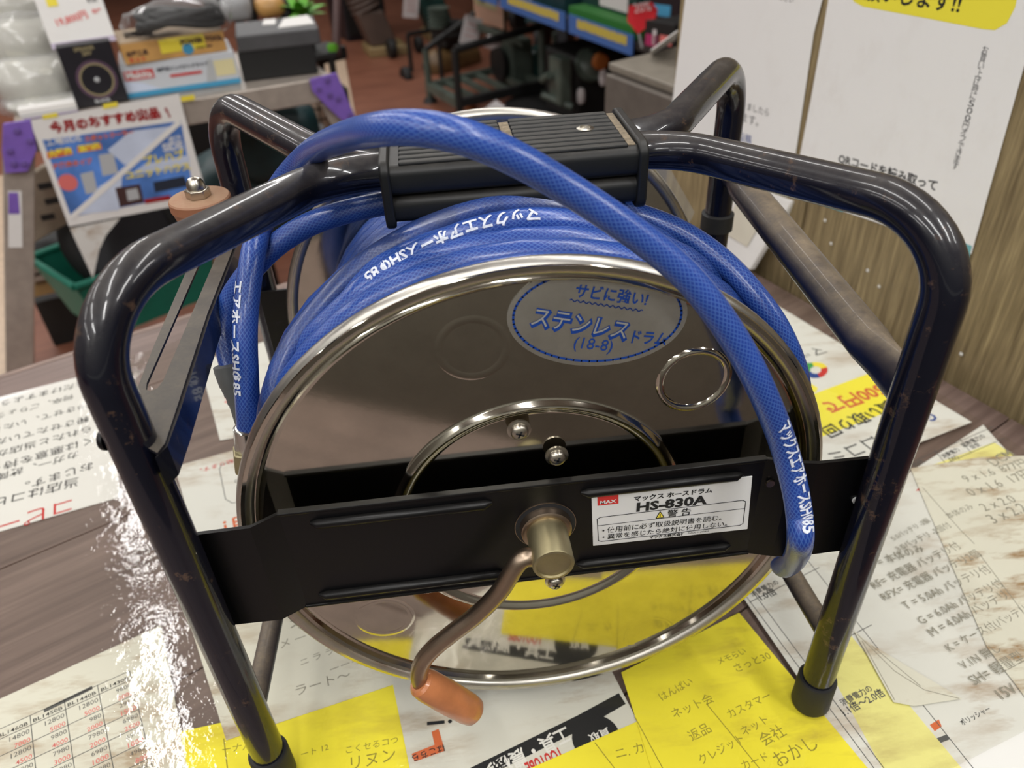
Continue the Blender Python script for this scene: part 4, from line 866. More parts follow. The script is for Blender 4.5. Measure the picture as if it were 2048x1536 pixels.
bx, fr, tp, pt = carton('tool_box', (-0.7534,1.5828,0), (-0.5001,1.6557,0), 0.0749, .16, 'mwhite', 'white and blue tool carton on the bench, under the gold carton')
pt(R4(0, 0, 1, .16), 'mblue'); pt(((0, .16), (.30, .16), (.16, .40), (0, .52)), 'adsky')
pt(R4(.02, .52, .27, .80), 'ink_red', 'logo_patch'); lettering(bx, 'Makita', fr(.035, .57, .0016), fr(.255, .57, .0016), fr.n, 'label', bold=.03)
lettering(bx, '充電式インパクトドライバ', fr(.30, .68, .001), fr(.75, .68, .001), fr.n, 'addark', bold=.04); pt(R4(.40, .46, .68, .54), 'ink_red'); pt(R4(.80, .30, .98, .78), 'postit', 'note'); pt(((.70, .16), (.79, .16), (.79, .85), (.75, .85)), 'adgrey')
gx, fr, tp, pt = carton('power_tool_carton', (-0.7342,1.5778,0.0755), (-0.5149,1.6604,0.0755), .046, .17, 'gold', 'gold and cardboard coloured tool carton stacked on the blue and white one')
pt(R4(0, 0, 1, 1), 'goldtop', 'lid', 1)
pt(R4(.36, .30, .80, .98), 'ink_yellow'); lettering(gx, 'POWER TOOL', fr(.56, .58, .0016), fr(.985, .58, .0016), fr.n, 'adbrown', bold=.06)
lettering(gx, '充電工具', fr(.03, .40, .0012), fr(.24, .40, .0012), fr.n, 'adbrown', bold=.04); lettering(gx, 'セット', fr(.04, .1, .0012), fr(.2, .1, .0012), fr.n, 'ink_red', bold=.03)
obj('round_print', MB().lathe([(.013, 0), (.013, .0006)], fr(.62, .36, .001), fr.n, 18), 'mblue', gx); pt(R4(.70, .32, .86, .40), 'adbrown')
obj('scuffed_print', MB().prism([tp(*q) for q in ((.08, .3), (.35, .3), (.35, .75), (.08, .75))], UP*.0006), 'adgrey', gx)
rx, fr, tp, pt = carton('speaker_box', (-0.853,1.5233,0), (-0.7471,1.5643,0), .135, .05, 'blk', 'black carton with a thin gold ring, front of the bench')
rc = V(fr(.53, .42, .0012)); nn = fr.n; r_u = UP.cross(nn).normalized()
obj('mauve_shade', MB().lathe([(.043, 0), (.043, .0005)], rc-nn*.0004, nn, 36), 'mauve', rx)
obj('gold_ring', MB().lathe([(.036, 0), (.036, .0012), (.0325, .0012), (.0325, 0)], rc, nn, 40, False), 'ring', rx)
obj('ring_centre', MB().lathe([(.0325, 0), (.0325, .0006)], rc, nn, 36), 'blk', rx)
obj('ring_dot', MB().lathe([(.006, 0), (.004, .001)], rc+nn*.0008, nn, 16), 'adgrey', rx)
lettering(rx, 'SPEAKER', fr(.30, .90, .0014), fr(.68, .90, .0014), nn, 'ring', bold=.03); lettering(rx, '20V', fr(.42, .82, .0014), fr(.60, .82, .0014), nn, 'ring', bold=.03); lettering(rx, 'BLACK', fr(.36, .05, .0014), fr(.66, .05, .0014), nn, 'adgrey', bold=.05)
pc = V((-0.8605,1.5172,0.14)); 
cq = [V((-0.8739,1.5551,0.137)), V((-0.7484,1.6077,0.137))]
cn = (cq[1]-cq[0]).normalized(); cb = UP.cross(cn)
cu = (UP*.93+cb*.36).normalized()
cardq = [cq[0], cq[1], cq[1]+cu*.17, cq[0]+cu*.17]
cnn = cn.cross(cu).normalized()
pcard = tag(obj('price_card', MB().prism(cardq, -cnn*.002), 'clean_paper'), 'white price card with pink handwriting on the black ring carton', 'price card')
def cp(u, v, l=.0006): return on_quad(cardq, u, v)+cnn*l
obj('card_base', MB().prism([cp(0, -.07), cp(1, -.07), cp(1, 0), cp(0, 0)], -cnn*.01), 'mauve' if False else mat('lilac', srgb(190, 178, 200), .5), pcard)
obj('blue_header', MB().prism([cp(*q) for q in ((0, .86), (1, .86), (1, 1), (0, 1))], cnn*.0004), 'mblue', pcard)
obj('yellow_print', MB().prism([cp(*q) for q in ((.16, .44), (.32, .44), (.32, .54), (.16, .54))], cnn*.0004), 'ink_yellow', pcard)
for s, a, b, m in (('充電式スピーカー', (.20, .74), (.92, .74), 'ink_soft'), ('黒 本体', (.22, .62), (.48, .62), 'ink_soft'), ('19,800円', (.2, .20), (.70, .26), 'ink_pink'), ('税込', (.76, .44), (.92, .44), 'ink_soft'), ('在庫', (.78, .30), (.93, .30), 'ink_pink')):
    lettering(pcard, s, cp(*a), cp(*b), cnn, m, bold=.03, lift=.0003)
# black lidded case
kx, fr, tp, pt = carton('black_case', (-0.4939,1.6633,0), (-0.3109,1.6936,0), .068, .15, 'blk2', 'black case with a dark grey lid at the right end of the bench', 'case')
ka, kb = V((-0.489,1.6602,0.068)), V((-0.2907,1.6951,0.068)); ku = (kb-ka).normalized(); kv = UP.cross(ku)
obj('lid', MB().box(ka.lerp(kb, .5)+kv*.085+UP*.0195, ((kb-ka).length, .175, .038), ku, kv), 'glow', kx, bev=.004)
def kt(u, v, z=.0395): return ka+ku*((kb-ka).length*u)+kv*(.172*v)+UP*z
tag(obj('paper_slip', MB().prism([kt(.52, .20), kt(.97, .25), kt(.93, .95), kt(.62, .85)], UP*.002), 'clean_paper'), 'white paper slip lying on the lid of the black case', 'paper')
tag(obj('paper_slip', MB().prism([kt(.34, .55), kt(.50, .50), kt(.52, .9), kt(.37, .92)], UP*.002), 'clean_paper'), 'small white paper piece left of the larger slip on the black case', 'paper')
def lump(name, c, rad, m, amp=.15, sc=2.2, ax=None, sub=3, parent=None, pw=.75):
    bm = bmesh.new(); bmesh.ops.create_icosphere(bm, subdivisions=sub, radius=1); ax = ax or (UB, -NB, UP)
    for v in bm.verts:
        d = v.co.copy(); q = V([math.copysign(abs(x)**pw, x) for x in d])
        k = 1+amp*(noise.noise(d*sc+V(c)*7)); q *= k
        v.co = V(c)+ax[0]*q.x*rad[0]+ax[1]*q.y*rad[1]+ax[2]*q.z*rad[2]
    me = bpy.data.meshes.new(name); bm.to_mesh(me); bm.free(); me.shade_smooth()
    return obj(name, me, m, parent)
M['clear_film'] = clear('clear_film', (.97, .97, .97), .1, 0)
bag = thing('bagged_cable', (-0.6029,1.6088,0.125), 'black cable coil in a clear plastic bag on top of the gold carton', 'bag')
bcn = V((-0.6048,1.6496,0.15)); cl = [bcn+UB*(.085*cos(t*.9)*(1+.12*sin(t*3.1)))-NB*(.05*sin(t*.9))+UP*(.010*sin(t*1.7)-.006+.0028*(t/4)) for t in [i*.22 for i in range(150)]]
obj('cable', MB().tube(catmull(cl, 2), .0085, 8), 'blk2', bag, True)
lump('plug', bcn+UB*-.03+UP*.012, (.04, .025, .018), 'blk2', .3, 3, None, 2, bag)
lump('plastic_bag', bcn+UP*.004, (.125, .075, .040), 'clear_film', .22, 3.4, None, 3, bag)
M['bagwhite'] = mat('white_cloth', srgb(188, 186, 176), .3, 0, .1, 20, .5, .3, .4)
for i, (q, rad, lb_) in enumerate((((-0.9652,1.62,0.0463), (.10, .09, .062), 'plump white goods in clear plastic, second bag from the bottom of the pile'), ((-0.9901,1.7,0.1173), (.098, .10, .065), 'white roll in a clear bag, third from the bottom of the pile'), ((-1.0233,1.78,0.175), (.095, .10, .06), 'greyish white bag at the top left corner of the bench'), ((-0.9443,1.575,0.0106), (.092, .08, .020), 'flat white bag lowest in the pile on the bench end'))):
    t_ = thing('plastic_bag', V(q)-UP*rad[2], lb_, 'bag', 'white bagged goods on the bench')
    lump('contents', q, [x*.9 for x in rad], 'bagwhite', .14, 2.6, None, 3, t_); lump('film', q, rad, 'clear_bag', .22, 4.5, None, 3, t_)
wx, fr, tp, pt = carton('flat_white_box', (-0.9599,1.4669,0), (-0.8462,1.5059,0), .022, .14, 'clean_paper', 'flat white box under the bagged goods on the bench end')
pt(R4(0, .3, 1, .42), 'adgrey'); pt(R4(0, 0, 1, .06), 'purple')

# goods under the bench
M['green_plastic'] = mat('green_plastic', srgb(16, 112, 92), .6, 0, .1, 20)
M['teal_dark'] = mat('dark_teal', srgb(20, 52, 56), .45, 0, .3, 14); M['beige'] = mat('beige_metal', srgb(150, 138, 122), .5); M['tanwood'] = mat('tan_wood', srgb(158, 128, 84), .6)
def tub(name, rim, h, taper, th, m, label):
    rim = [V(q) for q in rim]; c = sum(rim, V())/4
    bot = [c+(q-c)*taper-UP*h for q in rim]; root = thing(name, sum(bot, V())/4, label, 'basket')
    for i in range(4):
        j = (i+1) % 4; n_ = ((rim[j]-rim[i]).cross(UP)).normalized(); n_ = n_ if n_.dot(c-rim[i]) > 0 else -n_
        obj('side', MB().prism([rim[i], rim[j], bot[j], bot[i]], n_*th), m, root)
        obj('rim', MB().tube([rim[i], rim[j]], .011, 10), m, root, True)
    obj('bottom', MB().prism(bot, UP*th), m, root); return root
e0, e1 = V((-1.0757,1.62,-0.5033)), V((-0.7691,1.86,-0.5695)); eu = (e1-e0).normalized(); ev = UP.cross(eu); e1 = e0+V((eu.x, eu.y, 0)).normalized()*.42
tub('storage_basket', [e0, e1, e1+ev*.34-eu*.02, e0+ev*.30-eu*.03], .20, .80, .006, 'green_plastic', 'green plastic basket under the bench, seen behind the left frame tube')
dc = e0.lerp(e1, .45)+ev*.14+UP*.02
dsk = thing('round_pan', dc, 'large round black pan standing in the green basket', 'pan')
dn = (NB+UP*.35).normalized(); dk = dc+UP*.03+eu*.02
obj('pan_body', MB().lathe([(.001, .02), (.13, .02), (.165, .012), (.175, 0), (.165, -.02), (.10, -.03)], dk, dn, 44), 'blk2', dsk, True)
obj('pan_face', MB().lathe([(.135, .0205), (.132, .024), (.001, .026)], dk, dn, 44), 'blk', dsk, True)
mp = thing('machine_panel', (-1.1728,1.75,-0.4413), 'beige machine side panel with slots, leaning under the bench', 'panel')
obj('panel_plate', MB().prism([(-1.1187,1.72,-0.2108), (-1.084,1.74,-0.1963), (-1.0275,1.78,-0.2271), (-1.0799,1.78,-0.3704), (-1.1947,1.72,-0.409)], -NB*.03), 'beige', mp, bev=.004)
for q in ((-1.0867,1.708,-0.2397), (-1.0848,1.708,-0.2826), (-1.1123,1.708,-0.3267)): obj('slot', MB().box(q, (.034, .004, .016), UB, NB), 'blk2', mp)
gr_ = thing('rail_box', (-1.332,1.99,-0.6323), 'grey metal rail box on the wooden crate under the bench', 'box')
obj('box_body', MB().box(V((-1.3212,2.02,-0.6179))-NB*.04, (.19, .09, .075), UB, -NB), 'alu', gr_, bev=.003); obj('box_groove', MB().box(V((-1.326,2.02,-0.6302))+NB*.007, (.185, .004, .008), UB, -NB), 'blk2', gr_)
tag(lump('black_cloth', (-1.2782,1.98,-0.522), (.09, .06, .035), 'blk2', .35, 3), 'crumpled black cloth on the grey rail box under the bench', 'cloth')
wc = thing('wooden_crate', (-1.4077,2.04,-0.8259), 'tan wooden crate board under the grey rail box', 'crate')
obj('crate_board', MB().box(V((-1.354,2.04,-0.6981))-NB*.05, (.20, .12, .04), UB, -NB), 'tanwood', wc, bev=.003)
a_ = V((-1.3735,2.06,-0.7615)); obj('crate_body', MB().box(V((a_.x, a_.y, (a_.z-.02+FLOOR)/2))-NB*.08, (.15, .08, a_.z-FLOOR), UB, -NB), 'blk2', wc)
sc_ = thing('wheeled_cart', (-0.6939,2.3,-0.6759), 'dark teal padded cart seat in the shade under the bench', 'cart')
lump('seat_back', (-0.5332,2.05,-0.2648), (.15, .09, .12), 'teal_dark', .12, 1.8, None, 3, sc_, .6); lump('seat_base', (-0.6411,2.15,-0.4666), (.22, .15, .15), 'teal_dark', .1, 1.5, None, 3, sc_, .6)
obj('seat_band', MB().tube(catmull([(-0.6408,2.02,-0.3169), (-0.5356,2.02,-0.2595), (-0.4519,2.05,-0.2824)], 8), .008, 8), mat('teal_band', srgb(48, 92, 96), .5), sc_, True)
q_ = V((-0.7119,2.3,-0.7143)); obj('frame_post', MB().tube([V((q_.x, q_.y, -.35)), V((q_.x, q_.y, FLOOR))], .03, 10), 'blk2', sc_, True)
tag(obj('dark_crate', MB().box(V((-0.9596,2.95,-0.6439))+UP*-.16, (1.2, .1, .80), UB, -NB), 'blk2', None, False, .01), 'black storage crate in the shadow behind the teal cart', 'crate')
wb = thing('wire_basket', (-0.4237,2.15,-0.2657), 'cream wire basket under the right end of the bench', 'basket')
M['wire'] = mat('cream_card', srgb(196, 172, 152), .6)
c_ = V((-0.4152,2.15,-0.2217)); obj('liner', MB().box(c_, (.09, .10, .13), UB, -NB), 'wire', wb, bev=.004)
for k in range(4):
    obj('wire_ring', MB().box(c_+UP*(-.05+k*.034), (.096, .106, .003), UB, -NB), 'blk2', wb)
    obj('wire_upright', MB().box(c_+NB*.053+UB*(-.04+k*.027), (.003, .003, .13), UB, -NB), 'blk2', wb)
tag(lump('white_cup', (-0.4072,2.12,-0.2768), (.03, .03, .035), 'adgrey', .05), 'pale grey cup below the wire basket', 'cup')
dbx, fr, tp, pt = carton('plant_stand', (-0.4238,2.6438,-0.2), (-0.3251,2.7209,-0.2), .045, .13, 'blk2', 'small black display base with a green sprout past the bench end', 'display base')
db = V((-0.357,2.5498,-0.15))
M['leafg'] = mat('leaf_green', srgb(96, 168, 44), .5, 0, .25, 30)
def leaf(mb, o, d, ln_, wd):
    o, d = V(o), V(d).normalized(); s = d.cross(UP).normalized() if abs(d.z) < .95 else UB; n = 6; vs = []; fs = []
    nrm = s.cross(d)
    for i in range(n+1):
        t = i/n; c = o+d*(ln_*t)-UP*(ln_*.35*t*t); w_ = wd*sin(pi*min(1, t*.92+.06)); vs += [c-s*w_, c+nrm*w_*.35, c+s*w_]
    for i in range(n): fs += [(i*3, i*3+1, i*3+4, i*3+3), (i*3+1, i*3+2, i*3+5, i*3+4)]
    mb.add(vs, fs)
for k in range(3):
    mb = MB(); leaf(mb, db, (.15*(k-1), -.1, 1), .07, .014); obj('leaf', mb, 'leafg', dbx, True)
obj('post', MB().tube([(-0.3508,2.5629,-0.15), (-0.3323,2.9,0.0412)], .016, 10), 'adbrown', dbx, True)
pl = thing('leafy_plant', (-0.4537,2.6,-0.0348), 'bright green leafy plant behind the black case', 'plant')
pq = V((-0.4531,2.6,-0.0316)); obj('pot', MB().lathe([(.03, -.10), (.042, 0), (.038, 0), (.03, -.02)], pq, UP, 18), 'blk2', pl, True)
for k in range(16):
    mb = MB(); a0 = k*2.4; leaf(mb, pq, (cos(a0), sin(a0), .55+.5*(k % 3)), .10+.02*(k % 4), .018); obj('leaf', mb, 'leafg', pl, True)
st_ = thing('side_table', pq-UP*(pq.z-FLOOR), 'black side table behind the bench carrying the plant and tools', 'table')
tt = pq-UP*.112-UB*.16
obj('table_top', MB().box(tt, (.48, .20, .02), UB, -NB), 'blk2', st_, bev=.003)
for a1 in (-1, 1):
    for a2 in (-1, 1): q = tt+UB*.22*a1+NB*.085*a2; obj('leg', MB().tube([q, V((q.x, q.y, FLOOR))], .012, 8), 'blk2', st_, True)
for k, (q, rad, m, lb_) in enumerate((((-0.6591,2.55,0.0316), (.06, .05, .045), 'adgrey', 'grey and white tool on the black side table behind the bench'), ((-0.5439,2.55,0.0213), (.05, .04, .03), 'gold', 'yellowish tool on the black side table beside the plant'), ((-0.7056,2.55,0.0453), (.05, .05, .05), 'blk2', 'black tool at the top edge behind the bagged cable'))):
    t_ = thing('hand_tool', V(q)-UP*.05, lb_, 'tool'); lump('body', q, rad, m, .3, 2.5, None, 2, t_, .6); lump('handle', V(q)+UB*.05-UP*.03, (.02, .02, .05), 'blk2', .2, 2, None, 2, t_)

# ------------------------------------------------------------------ machines along the aisle
M['mgreen'] = mat('machine_green', srgb(20, 54, 50), .4, 0, .3, 8); M['mgrey'] = mat('machine_grey_green', srgb(74, 84, 76), .45, 0, .25, 10); M['mtan'] = mat('machine_tan', srgb(132, 112, 76), .45, 0, .25, 8)
M['mbrown'] = mat('machine_brown', srgb(78, 62, 54), .5, 0, .2, 6); M['mrust'] = mat('tank_brown', srgb(104, 80, 50), .4, 0, .3, 7); M['tagw'] = plain('price_tag_white', srgb(206, 200, 200)); M['morange'] = plain('machine_orange', srgb(176, 104, 50))
M['pale_pink_ink'] = plain('pale_pink_ink', srgb(204, 160, 156))
def post(nm, a, b, r, m, p, sq=False): return obj(nm, MB().tube([V(a), V(b)], r, 4 if sq else 12), m, p, not sq)
def wheel(p, c, r, wd=.05, nm='wheel'):
    w_ = obj(nm, MB().lathe([(r*.6, -wd/2), (r*.95, -wd/2), (r, -wd*.3), (r, wd*.3), (r*.95, wd/2), (r*.6, wd/2)], c, UB, 22), 'blk2', p, True)
    obj('wheel_hub', MB().lathe([(r*.5, -wd*.4), (r*.5, wd*.4), (.001, wd*.42)], c, UB, 14), 'mrust', w_, True)
def tagcard(p, q, s=.09, tilt=.3):
    q = V(q); u = (UB*cos(tilt)+UP*sin(tilt)); v = (UP*cos(tilt)-UB*sin(tilt)); t_ = obj('price_tag', MB().box(q, (s*.8, .004, s*1.1), u, NB, v), 'tagw', p)
    for k in range(3): obj('tag_print', MB().box(q+NB*.004+v*(s*(.25-.22*k)), (s*.5, .002, s*.045), u, NB, v), 'pale_pink_ink', t_)
twr = thing('tall_cabinet', (-.58, 6.9, FLOOR), 'tall black cabinet at the far end of the aisle', 'cabinet')
obj('cabinet_body', MB().box(V((-.58, 6.95, -.1)), (.36, .5, 1.7), UB, -NB), 'blk', twr, bev=.01); obj('door', MB().box(V((-.58, 6.95, -.1))+NB*.258, (.33, .016, 1.6), UB, -NB), 'blk2', twr, bev=.004)
def rammer(x, y, lb_, body, foot, h):
    t_ = thing('rammer', (x, y, FLOOR), lb_, 'machine', 'rammers along the aisle'); o = V((x, y, FLOOR)); up = (UP-UB*.32-NB*.1).normalized()
    obj('foot_plate', MB().prism([o-UB*.17+NB*.12, o+UB*.12+NB*.20, o+UB*.16-NB*.1, o-UB*.14-NB*.16], UP*.07), foot, t_, bev=.01)
    obj('shin_block', MB().prism([o-UB*.13+NB*.08+UP*.07, o+UB*.08+NB*.1+UP*.07, o+UB*.08-NB*.08+UP*.07, o-UB*.13-NB*.08+UP*.07], up*.26), body, t_, bev=.012)
    obj('bellows', MB().lathe([(.10, 0)]+[(.105+.018*(k % 2), .02*k) for k in range(1, 16)]+[(.1, .33)], o+up*.33, up, 20), body, t_, True)
    obj('body', MB().box(o+up*.85, (.26, .22, .40), UB, -NB, up), body, t_, bev=.03)
    obj('engine', MB().lathe([(.02, 0), (.12, .02), (.12, .2), (.02, .22)], o+up*.85-NB*.05+UB*.12, UB, 20), 'blk2', t_, True)
    obj('handle', MB().tube(fillet([o+up*.95-UB*.2+NB*.05, o+up*1.15-UB*.25+NB*.28, o+up*1.15+UB*.2+NB*.28, o+up*.95+UB*.2+NB*.05], .08, 5), .017, 8), 'blk2', t_, True)
    wheel(t_, o-UB*.02+NB*.22+UP*.07, .07, .05); wheel(t_, o+UB*.22+NB*.18+UP*.06, .06, .05); return t_, o, up
r1, o1, u1 = rammer(-.34, 6.2, 'brown bodied tamping rammer on a tan foot, next to the tall cabinet', 'mbrown', 'mtan', 1)
r2, o2, u2 = rammer(.14, 6.6, 'dark green tamping rammer with a white tag, in front of the brown one', 'mgreen', 'mtan', 1); tagcard(r2, V((-0.0976,6,-0.5945)), .15, -.2)
r3, o3, u3 = rammer(.62, 7.3, 'dark green tamping rammer farthest back on the right of the aisle', 'mgreen', 'mrust', 1)
cm = thing('air_compressor', (.28, 5.7, FLOOR), 'air compressor with a brown tank in a black tube frame', 'compressor')
tc0, tc1 = V((0.0038,5.45,-0.9013)), V((0.3444,5.75,-0.9247)); td = (tc1-tc0).normalized()
obj('tank', MB().lathe([(.001, -.04), (.06, -.025), (.10, .02), (.105, .06), (.105, .38), (.10, .42), (.001, .47)], tc0, td, 24), 'mrust', cm, True)
obj('tank_cap', MB().lathe([(.028, -.06), (.028, -.03)], tc0+td*.0, td, 14), 'blk2', cm, True)
obj('pump_head', MB().box(tc0+td*.22+UP*.19, (.26, .16, .16), td, UP.cross(td)), 'blk2', cm, bev=.02); obj('cylinder_fins', MB().lathe([(.06+.02*(k % 2), .012*k) for k in range(12)], tc0+td*.12+UP*.24, UP, 16), 'mgrey', cm, True)
for s in (-1, 1):
    n_ = UP.cross(td)*(.16*s); post('frame_post', tc0-td*.05+n_+UP*.20, tc0-td*.05+n_-UP*.24, .016, 'blk2', cm); post('frame_post', tc0+td*.55+n_+UP*.20, tc0+td*.55+n_-UP*.24, .016, 'blk2', cm)
    post('frame_bar', tc0-td*.05+n_+UP*.2, tc0+td*.55+n_+UP*.2, .016, 'blk2', cm); post('frame_bar', tc0-td*.05+n_-UP*.2, tc0+td*.55+n_-UP*.2, .016, 'blk2', cm)
wheel(cm, tc0-td*.06-UP*.16+NB*.02, .07); wheel(cm, tc0-td*.02-UP*.05-UB*.18, .075); tagcard(cm, (0.2678,4.75,-0.5451), .15, -.35)
def tiller(x, y, lb_, m, ang):
    t_ = thing('tiller', (x, y, FLOOR), lb_, 'machine', 'garden machines behind the rack'); o = V((x, y, FLOOR)); u = UB*cos(ang)+NB*sin(ang); v = UP.cross(u)
    obj('engine', MB().box(o+UP*.42, (.30, .26, .24), u, v), m, t_, bev=.03); obj('fuel_tank', MB().lathe([(.001, 0), (.09, .01), (.10, .05), (.09, .11), (.001, .13)], o+UP*.54, UP, 18), 'blk2', t_, True)
    obj('gear_case', MB().prism([o+u*.10+v*.05+UP*.34, o+u*.16+v*.05+UP*.10, o-u*.06+v*.05+UP*.10, o-u*.10+v*.05+UP*.34], v*-.10), m, t_, bev=.012)
    for s_ in (-1, 1):
        obj('handle', MB().tube(fillet([o-u*.12+v*(.10*s_)+UP*.42, o-u*.42+v*(.18*s_)+UP*.78, o-u*.58+v*(.22*s_)+UP*.80], .06, 5), .015, 8), 'blk2', t_, True)
        w_ = obj('wheel', MB().lathe([(.07, -.03), (.125, -.03), (.135, 0), (.125, .03), (.07, .03)], o+u*.05+v*(.17*s_)+UP*.135, v, 22), 'blk2', t_, True)
        obj('wheel_hub', MB().lathe([(.07, -.025), (.03, .02), (.001, .02)], o+u*.05+v*(.17*s_)+UP*.135, v, 14), 'mgrey', w_, True)
    return t_, o
t1, q1 = tiller(1.02, 5.6, 'black bodied tiller right behind the steel rack, under the shelf edge', 'blk', 2.4)
t2, q2 = tiller(1.35, 4.75, 'dark green tiller in the shadow below the middle price rail', 'mgreen', 2.0)
t3, q3 = tiller(.95, 6.5, 'dark tiller farthest back below the left price rail', 'teal_dark', 2.6)
# steel transport rack
rk = thing('steel_rack', (0.3916,4.3933,-0.95), 'grey green steel pallet rack with a black front bar in the aisle', 'rack')
ra, rb, rc_, rd = V((-0.0266,4.7315,-0.85)), V((0.1407,4.3098,-0.85)), V((0.6869,4.58,-0.85)), V((0.4996,5.0486,-0.85))
for a, b, m, r in ((ra, rb, 'mgrey', .035), (rb, rc_, 'blk2', .035), (rc_, rd, 'mgrey', .03), (rd, ra, 'mgrey', .03)): post('rail', a, b, r, m, rk, True)
for t_ in (.2, .4, .6, .8): post('slat', ra.lerp(rd, t_), rb.lerp(rc_, t_), .022, 'mgrey', rk, True)
for q, h in ((ra, .22), (rb, .30), (rc_, .55), (rd, .55)):
    post('post', q-UP*.1, q+UP*h, .022, 'blk2' if q is rb else 'mgrey', rk); obj('post_foot', MB().lathe([(.05, 0), (.03, .03)], (q.x, q.y, FLOOR), UP, 12), 'blk2', rk, True)
post('top_bar', rb+UP*.30, rc_+UP*.34, .022, 'blk2', rk); post('top_bar', ra+UP*.22, rd+UP*.45, .018, 'blk2', rk)
obj('castor_block', MB().lathe([(.035, 0), (.04, .05), (.02, .08)], (0.2228,4.5428,-0.95), UP, 14), 'morange', rk, True)
eg = thing('engine_unit', (0.5496,4.9,-0.8654), 'grey green engine unit on the pallet rack', 'engine')
ec = V((0.5468,4.85,-0.7837)); obj('block', MB().box(ec, (.16, .22, .34), UB, -NB), 'mgrey', eg, bev=.02); obj('cover', MB().box(ec+UB*.17-UP*.02, (.18, .2, .2), UB, -NB), 'mgreen', eg, bev=.03)
obj('beam', MB().prism([(0.3117,4.75,-0.4991), (0.5556,4.6,-0.5796), (0.5786,4.6,-0.633), (0.3084,4.75,-0.5478)], -NB*.05), 'mgrey', eg, bev=.006); obj('flywheel', MB().lathe([(.02, 0), (.10, .01), (.11, .04), (.02, .05)], ec-UB*.09+UP*.02, -UB, 20), 'blk2', eg, True)
post('strut', ec+UP*.15-UB*.05, ec-UP*.2-UB*.12, .018, 'mgrey', eg); post('strut', ec+UP*.15+UB*.3, ec-UP*.3+UB*.3, .018, 'mgrey', eg); tag(lump('white_rag', (0.3773,4.5,-0.5638), (.06, .04, .035), 'tagw', .3), 'small white rag on the engine unit', 'rag')
pk, fr, tp, pt = carton('pink_carton', (0.3129,4.9,-0.5187), (0.4894,4.9,-0.5834), .22, .10, plain('pale_pink_card', srgb(232, 186, 160)), 'pale pink carton on the engine unit beam'); pt(R4(0, .45, .75, .9), 'postit'); pt(R4(.2, .55, .35, .85), 'ink_yellow')
gn = thing('generator', (0.7694,3.9,-0.8335), 'dark generator with a grey green side tank in the shadow under the shelf', 'generator')
gc = V((0.8197,3.95,-0.6745)); obj('body', MB().box(gc, (.30, .34, .36), UB, -NB), 'blk2', gn, bev=.03)
obj('side_tank', MB().box(V((0.655,3.72,-0.6039)), (.072, .12, .24), UB, -NB), 'mgrey', gn, bev=.012)
obj('fan_cowl', MB().lathe([(.09, 0), (.085, .03)]+[(.075-.006*k, .03+.004*k) for k in range(8)], gc+NB*.17+UP*.12-UB*.06, (NB+UP*.6), 22), 'mgrey', gn, True)
for q in ((0.7636,3.7,-0.688), (0.8794,3.7,-0.6024)): lump('white_cap', q, (.022, .022, .045), 'tagw', .1, 2, None, 2, gn)
obj('orange_knob', MB().lathe([(.045, 0), (.04, .03), (.001, .035)], (0.8603,3.72,-0.5238), NB, 14), 'morange', gn, True); post('base_rail', (0.5655,3.75,-0.6819), (0.7091,3.65,-0.7292), .018, 'mgrey', gn); post('handle', (0.5669,3.75,-0.6052), (0.5941,3.7,-0.5695), .02, 'mgrey', gn)
tag(obj('dark_pallet', MB().prism([(0.4252,4.4157,-0.95), (0.7117,4.8706,-0.95), (1.1159,4.4693,-0.95), (0.9045,3.3575,-0.95), (0.375,3.4809,-0.95)], UP*.06), 'blk2', None, False, .008), 'low black pallet under the generator', 'pallet')
tag(obj('white_card', MB().prism([(0.2353,4.1284,-0.88), (0.364,4.317,-0.86), (0.3964,4.1063,-0.84), (0.3506,3.9572,-0.86)], UP*.01), 'tagw'), 'white card lying on the pallet behind the drum', 'card')
# display shelf with blue price rails
s0, s1 = V((.82, 2.83, -.25)), V((.41, 4.02, -.25)); su = (s1-s0).normalized(); sv = -su.cross(UP); sv = sv if sv.x > 0 else -sv
gs = thing('display_shelf', s0.lerp(s1, .5)+sv*.3+UP*(FLOOR+.25), 'dark display shelf with blue price rails above the generator', 'shelf')
M['rail_blue'] = plain('rail_blue', srgb(66, 104, 168), .4); M['rail_yel'] = plain('rail_yellow', srgb(206, 184, 60)); M['grass'] = plain('box_green', srgb(46, 110, 46))
s2 = s1+su*.64; s00 = s0-su*.25
obj('shelf_board', MB().box(s00.lerp(s2, .5)+sv*.32-UP*.012, ((s2-s00).length, .62, .024), su, sv), 'dark_wall', gs)
obj('back_panel', MB().box(s00.lerp(s2, .5)+sv*.64+UP*.3, ((s2-s00).length, .03, 1.1), su, sv), 'dark_wall', gs)
obj('plinth_panel', MB().box(s00.lerp(s1, .5)+sv*.64+UP*-.35, ((s1-s00).length, .03, 1.2), su, sv), 'dark_wall', gs)
for k in range(4):
    a, b = s0+su*(.02+k*.66), s0+su*(.66*k+.64); nn = -sv
    if k == 0: b = s0+su*.55
    if k == 1: a = s0+su*.59
    rl = obj('price_rail', MB().box(a.lerp(b, .5)+nn*.004-UP*.008, ((b-a).length, .008, .078), su, sv), 'rail_blue', gs)
    mb = MB(); n_ = 14
    for i in range(n_):
        c = a.lerp(b, .10+.78*(n_-1-i)/n_)+nn*.009; mb.box(c+UP*(.004+.004*noise.noise(V((i*1.7, k, 0)))), ((b-a).length*.042, .002, .036), su, sv)
    obj('yellow_print', mb, 'rail_yel', rl, kind='stuff')
def sitem(nm, q0, q1, h, d, m, lb_, cat='box'): return carton(nm, q0, q1, h, d, m, lb_, cat)
def sp_(t, v): return s0+su*t+sv*v+UP*.001
x_, fr, tp, pt = sitem('green_box', sp_(.60, .02), sp_(.06, .02), .055, .30, 'grass', 'long bright green box on the shelf behind the right price rail')
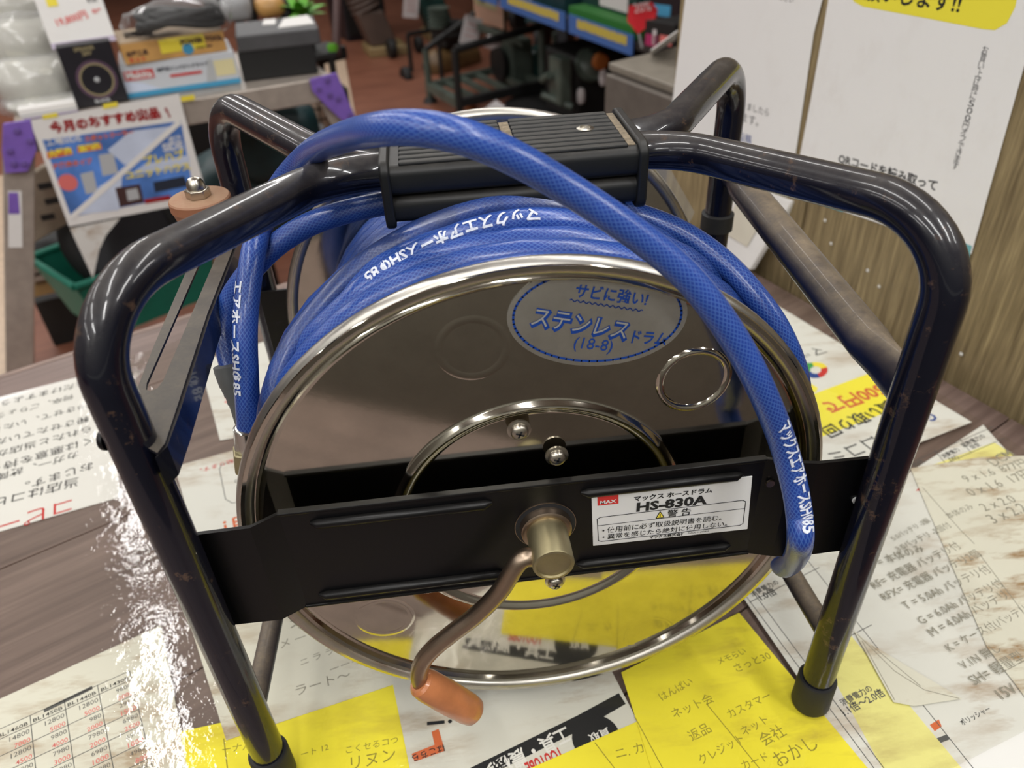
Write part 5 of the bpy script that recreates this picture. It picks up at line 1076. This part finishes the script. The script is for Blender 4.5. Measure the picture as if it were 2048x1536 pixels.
x_, fr, tp, pt = sitem('teal_case', sp_(.62, .10)+UP*.056, sp_(.16, .10)+UP*.056, .16, .22, 'mgreen', 'dark teal case with white label stacked on the green box', 'case'); pt(R4(.35, .08, .85, .5), 'tagw', 'label')
x_, fr, tp, pt = sitem('dark_case', sp_(1.15, .04), sp_(.68, .04), .10, .25, 'teal_dark', 'dark teal case on the shelf behind the middle price rail', 'case'); pt(R4(.1, .2, .3, .7), 'adgrey')
x_, fr, tp, pt = sitem('lime_box', sp_(1.85, .04), sp_(1.30, .04), .08, .25, mat('lime_card', srgb(120, 150, 110), .6), 'pale green box on the shelf at the far left')
rt_ = thing('red_hang_tag', (0.7701,2.6,-0.156), 'red printed hang tag with white letters at the right end of the shelf', 'tag')
hq = [V(x) for x in ((0.7288,2.62,-0.0667), (0.7878,2.55,-0.0485), (0.8118,2.55,-0.0763), (0.8067,2.55,-0.1094), (0.7628,2.6,-0.1607), (0.7237,2.62,-0.1172))]
hn = (hq[1]-hq[0]).cross(hq[4]-hq[0]).normalized(); hn = hn if hn.y < 0 else -hn
obj('tag_board', MB().prism(hq, -hn*.012), plain('tag_red', srgb(206, 50, 58), .35), rt_); lettering(rt_, '20%', V((0.7436,2.585,-0.0849)), V((0.7911,2.53,-0.0682)), hn, 'tagw', lift=.001)
obj('tag_stem', MB().tube([hq[4]-hn*.006, V((0.781,2.6,-0.211))], .004, 8), 'adgrey', rt_)
x_, fr, tp, pt = sitem('pink_pack', (0.739,2.42,-0.1623), (0.7916,2.25,-0.1481), .085, .16, 'blk2', 'black and pink retail pack right of the red hang tag', 'pack')
pt(R4(.05, .05, .45, .5), mat('pink_print', srgb(170, 40, 96), .5)); pt(R4(.30, .1, .42, .7), 'tagw'); pt(R4(.55, .2, .95, .55), M['pink_print'] if 'pink_print' in M else 'ink_pink')
x_, fr, tp, pt = sitem('black_pack', (0.8377,2.72,-0.179), (0.8917,2.52,-0.1598), .13, .14, 'blk', 'black retail pack with blue and white print at the top right of the shelf', 'pack'); pt(R4(.05, .45, .7, .75), 'mblue'); pt(R4(.2, .15, .4, .35), 'tagw'); pt(R4(.5, .12, .85, .28), 'adgrey')
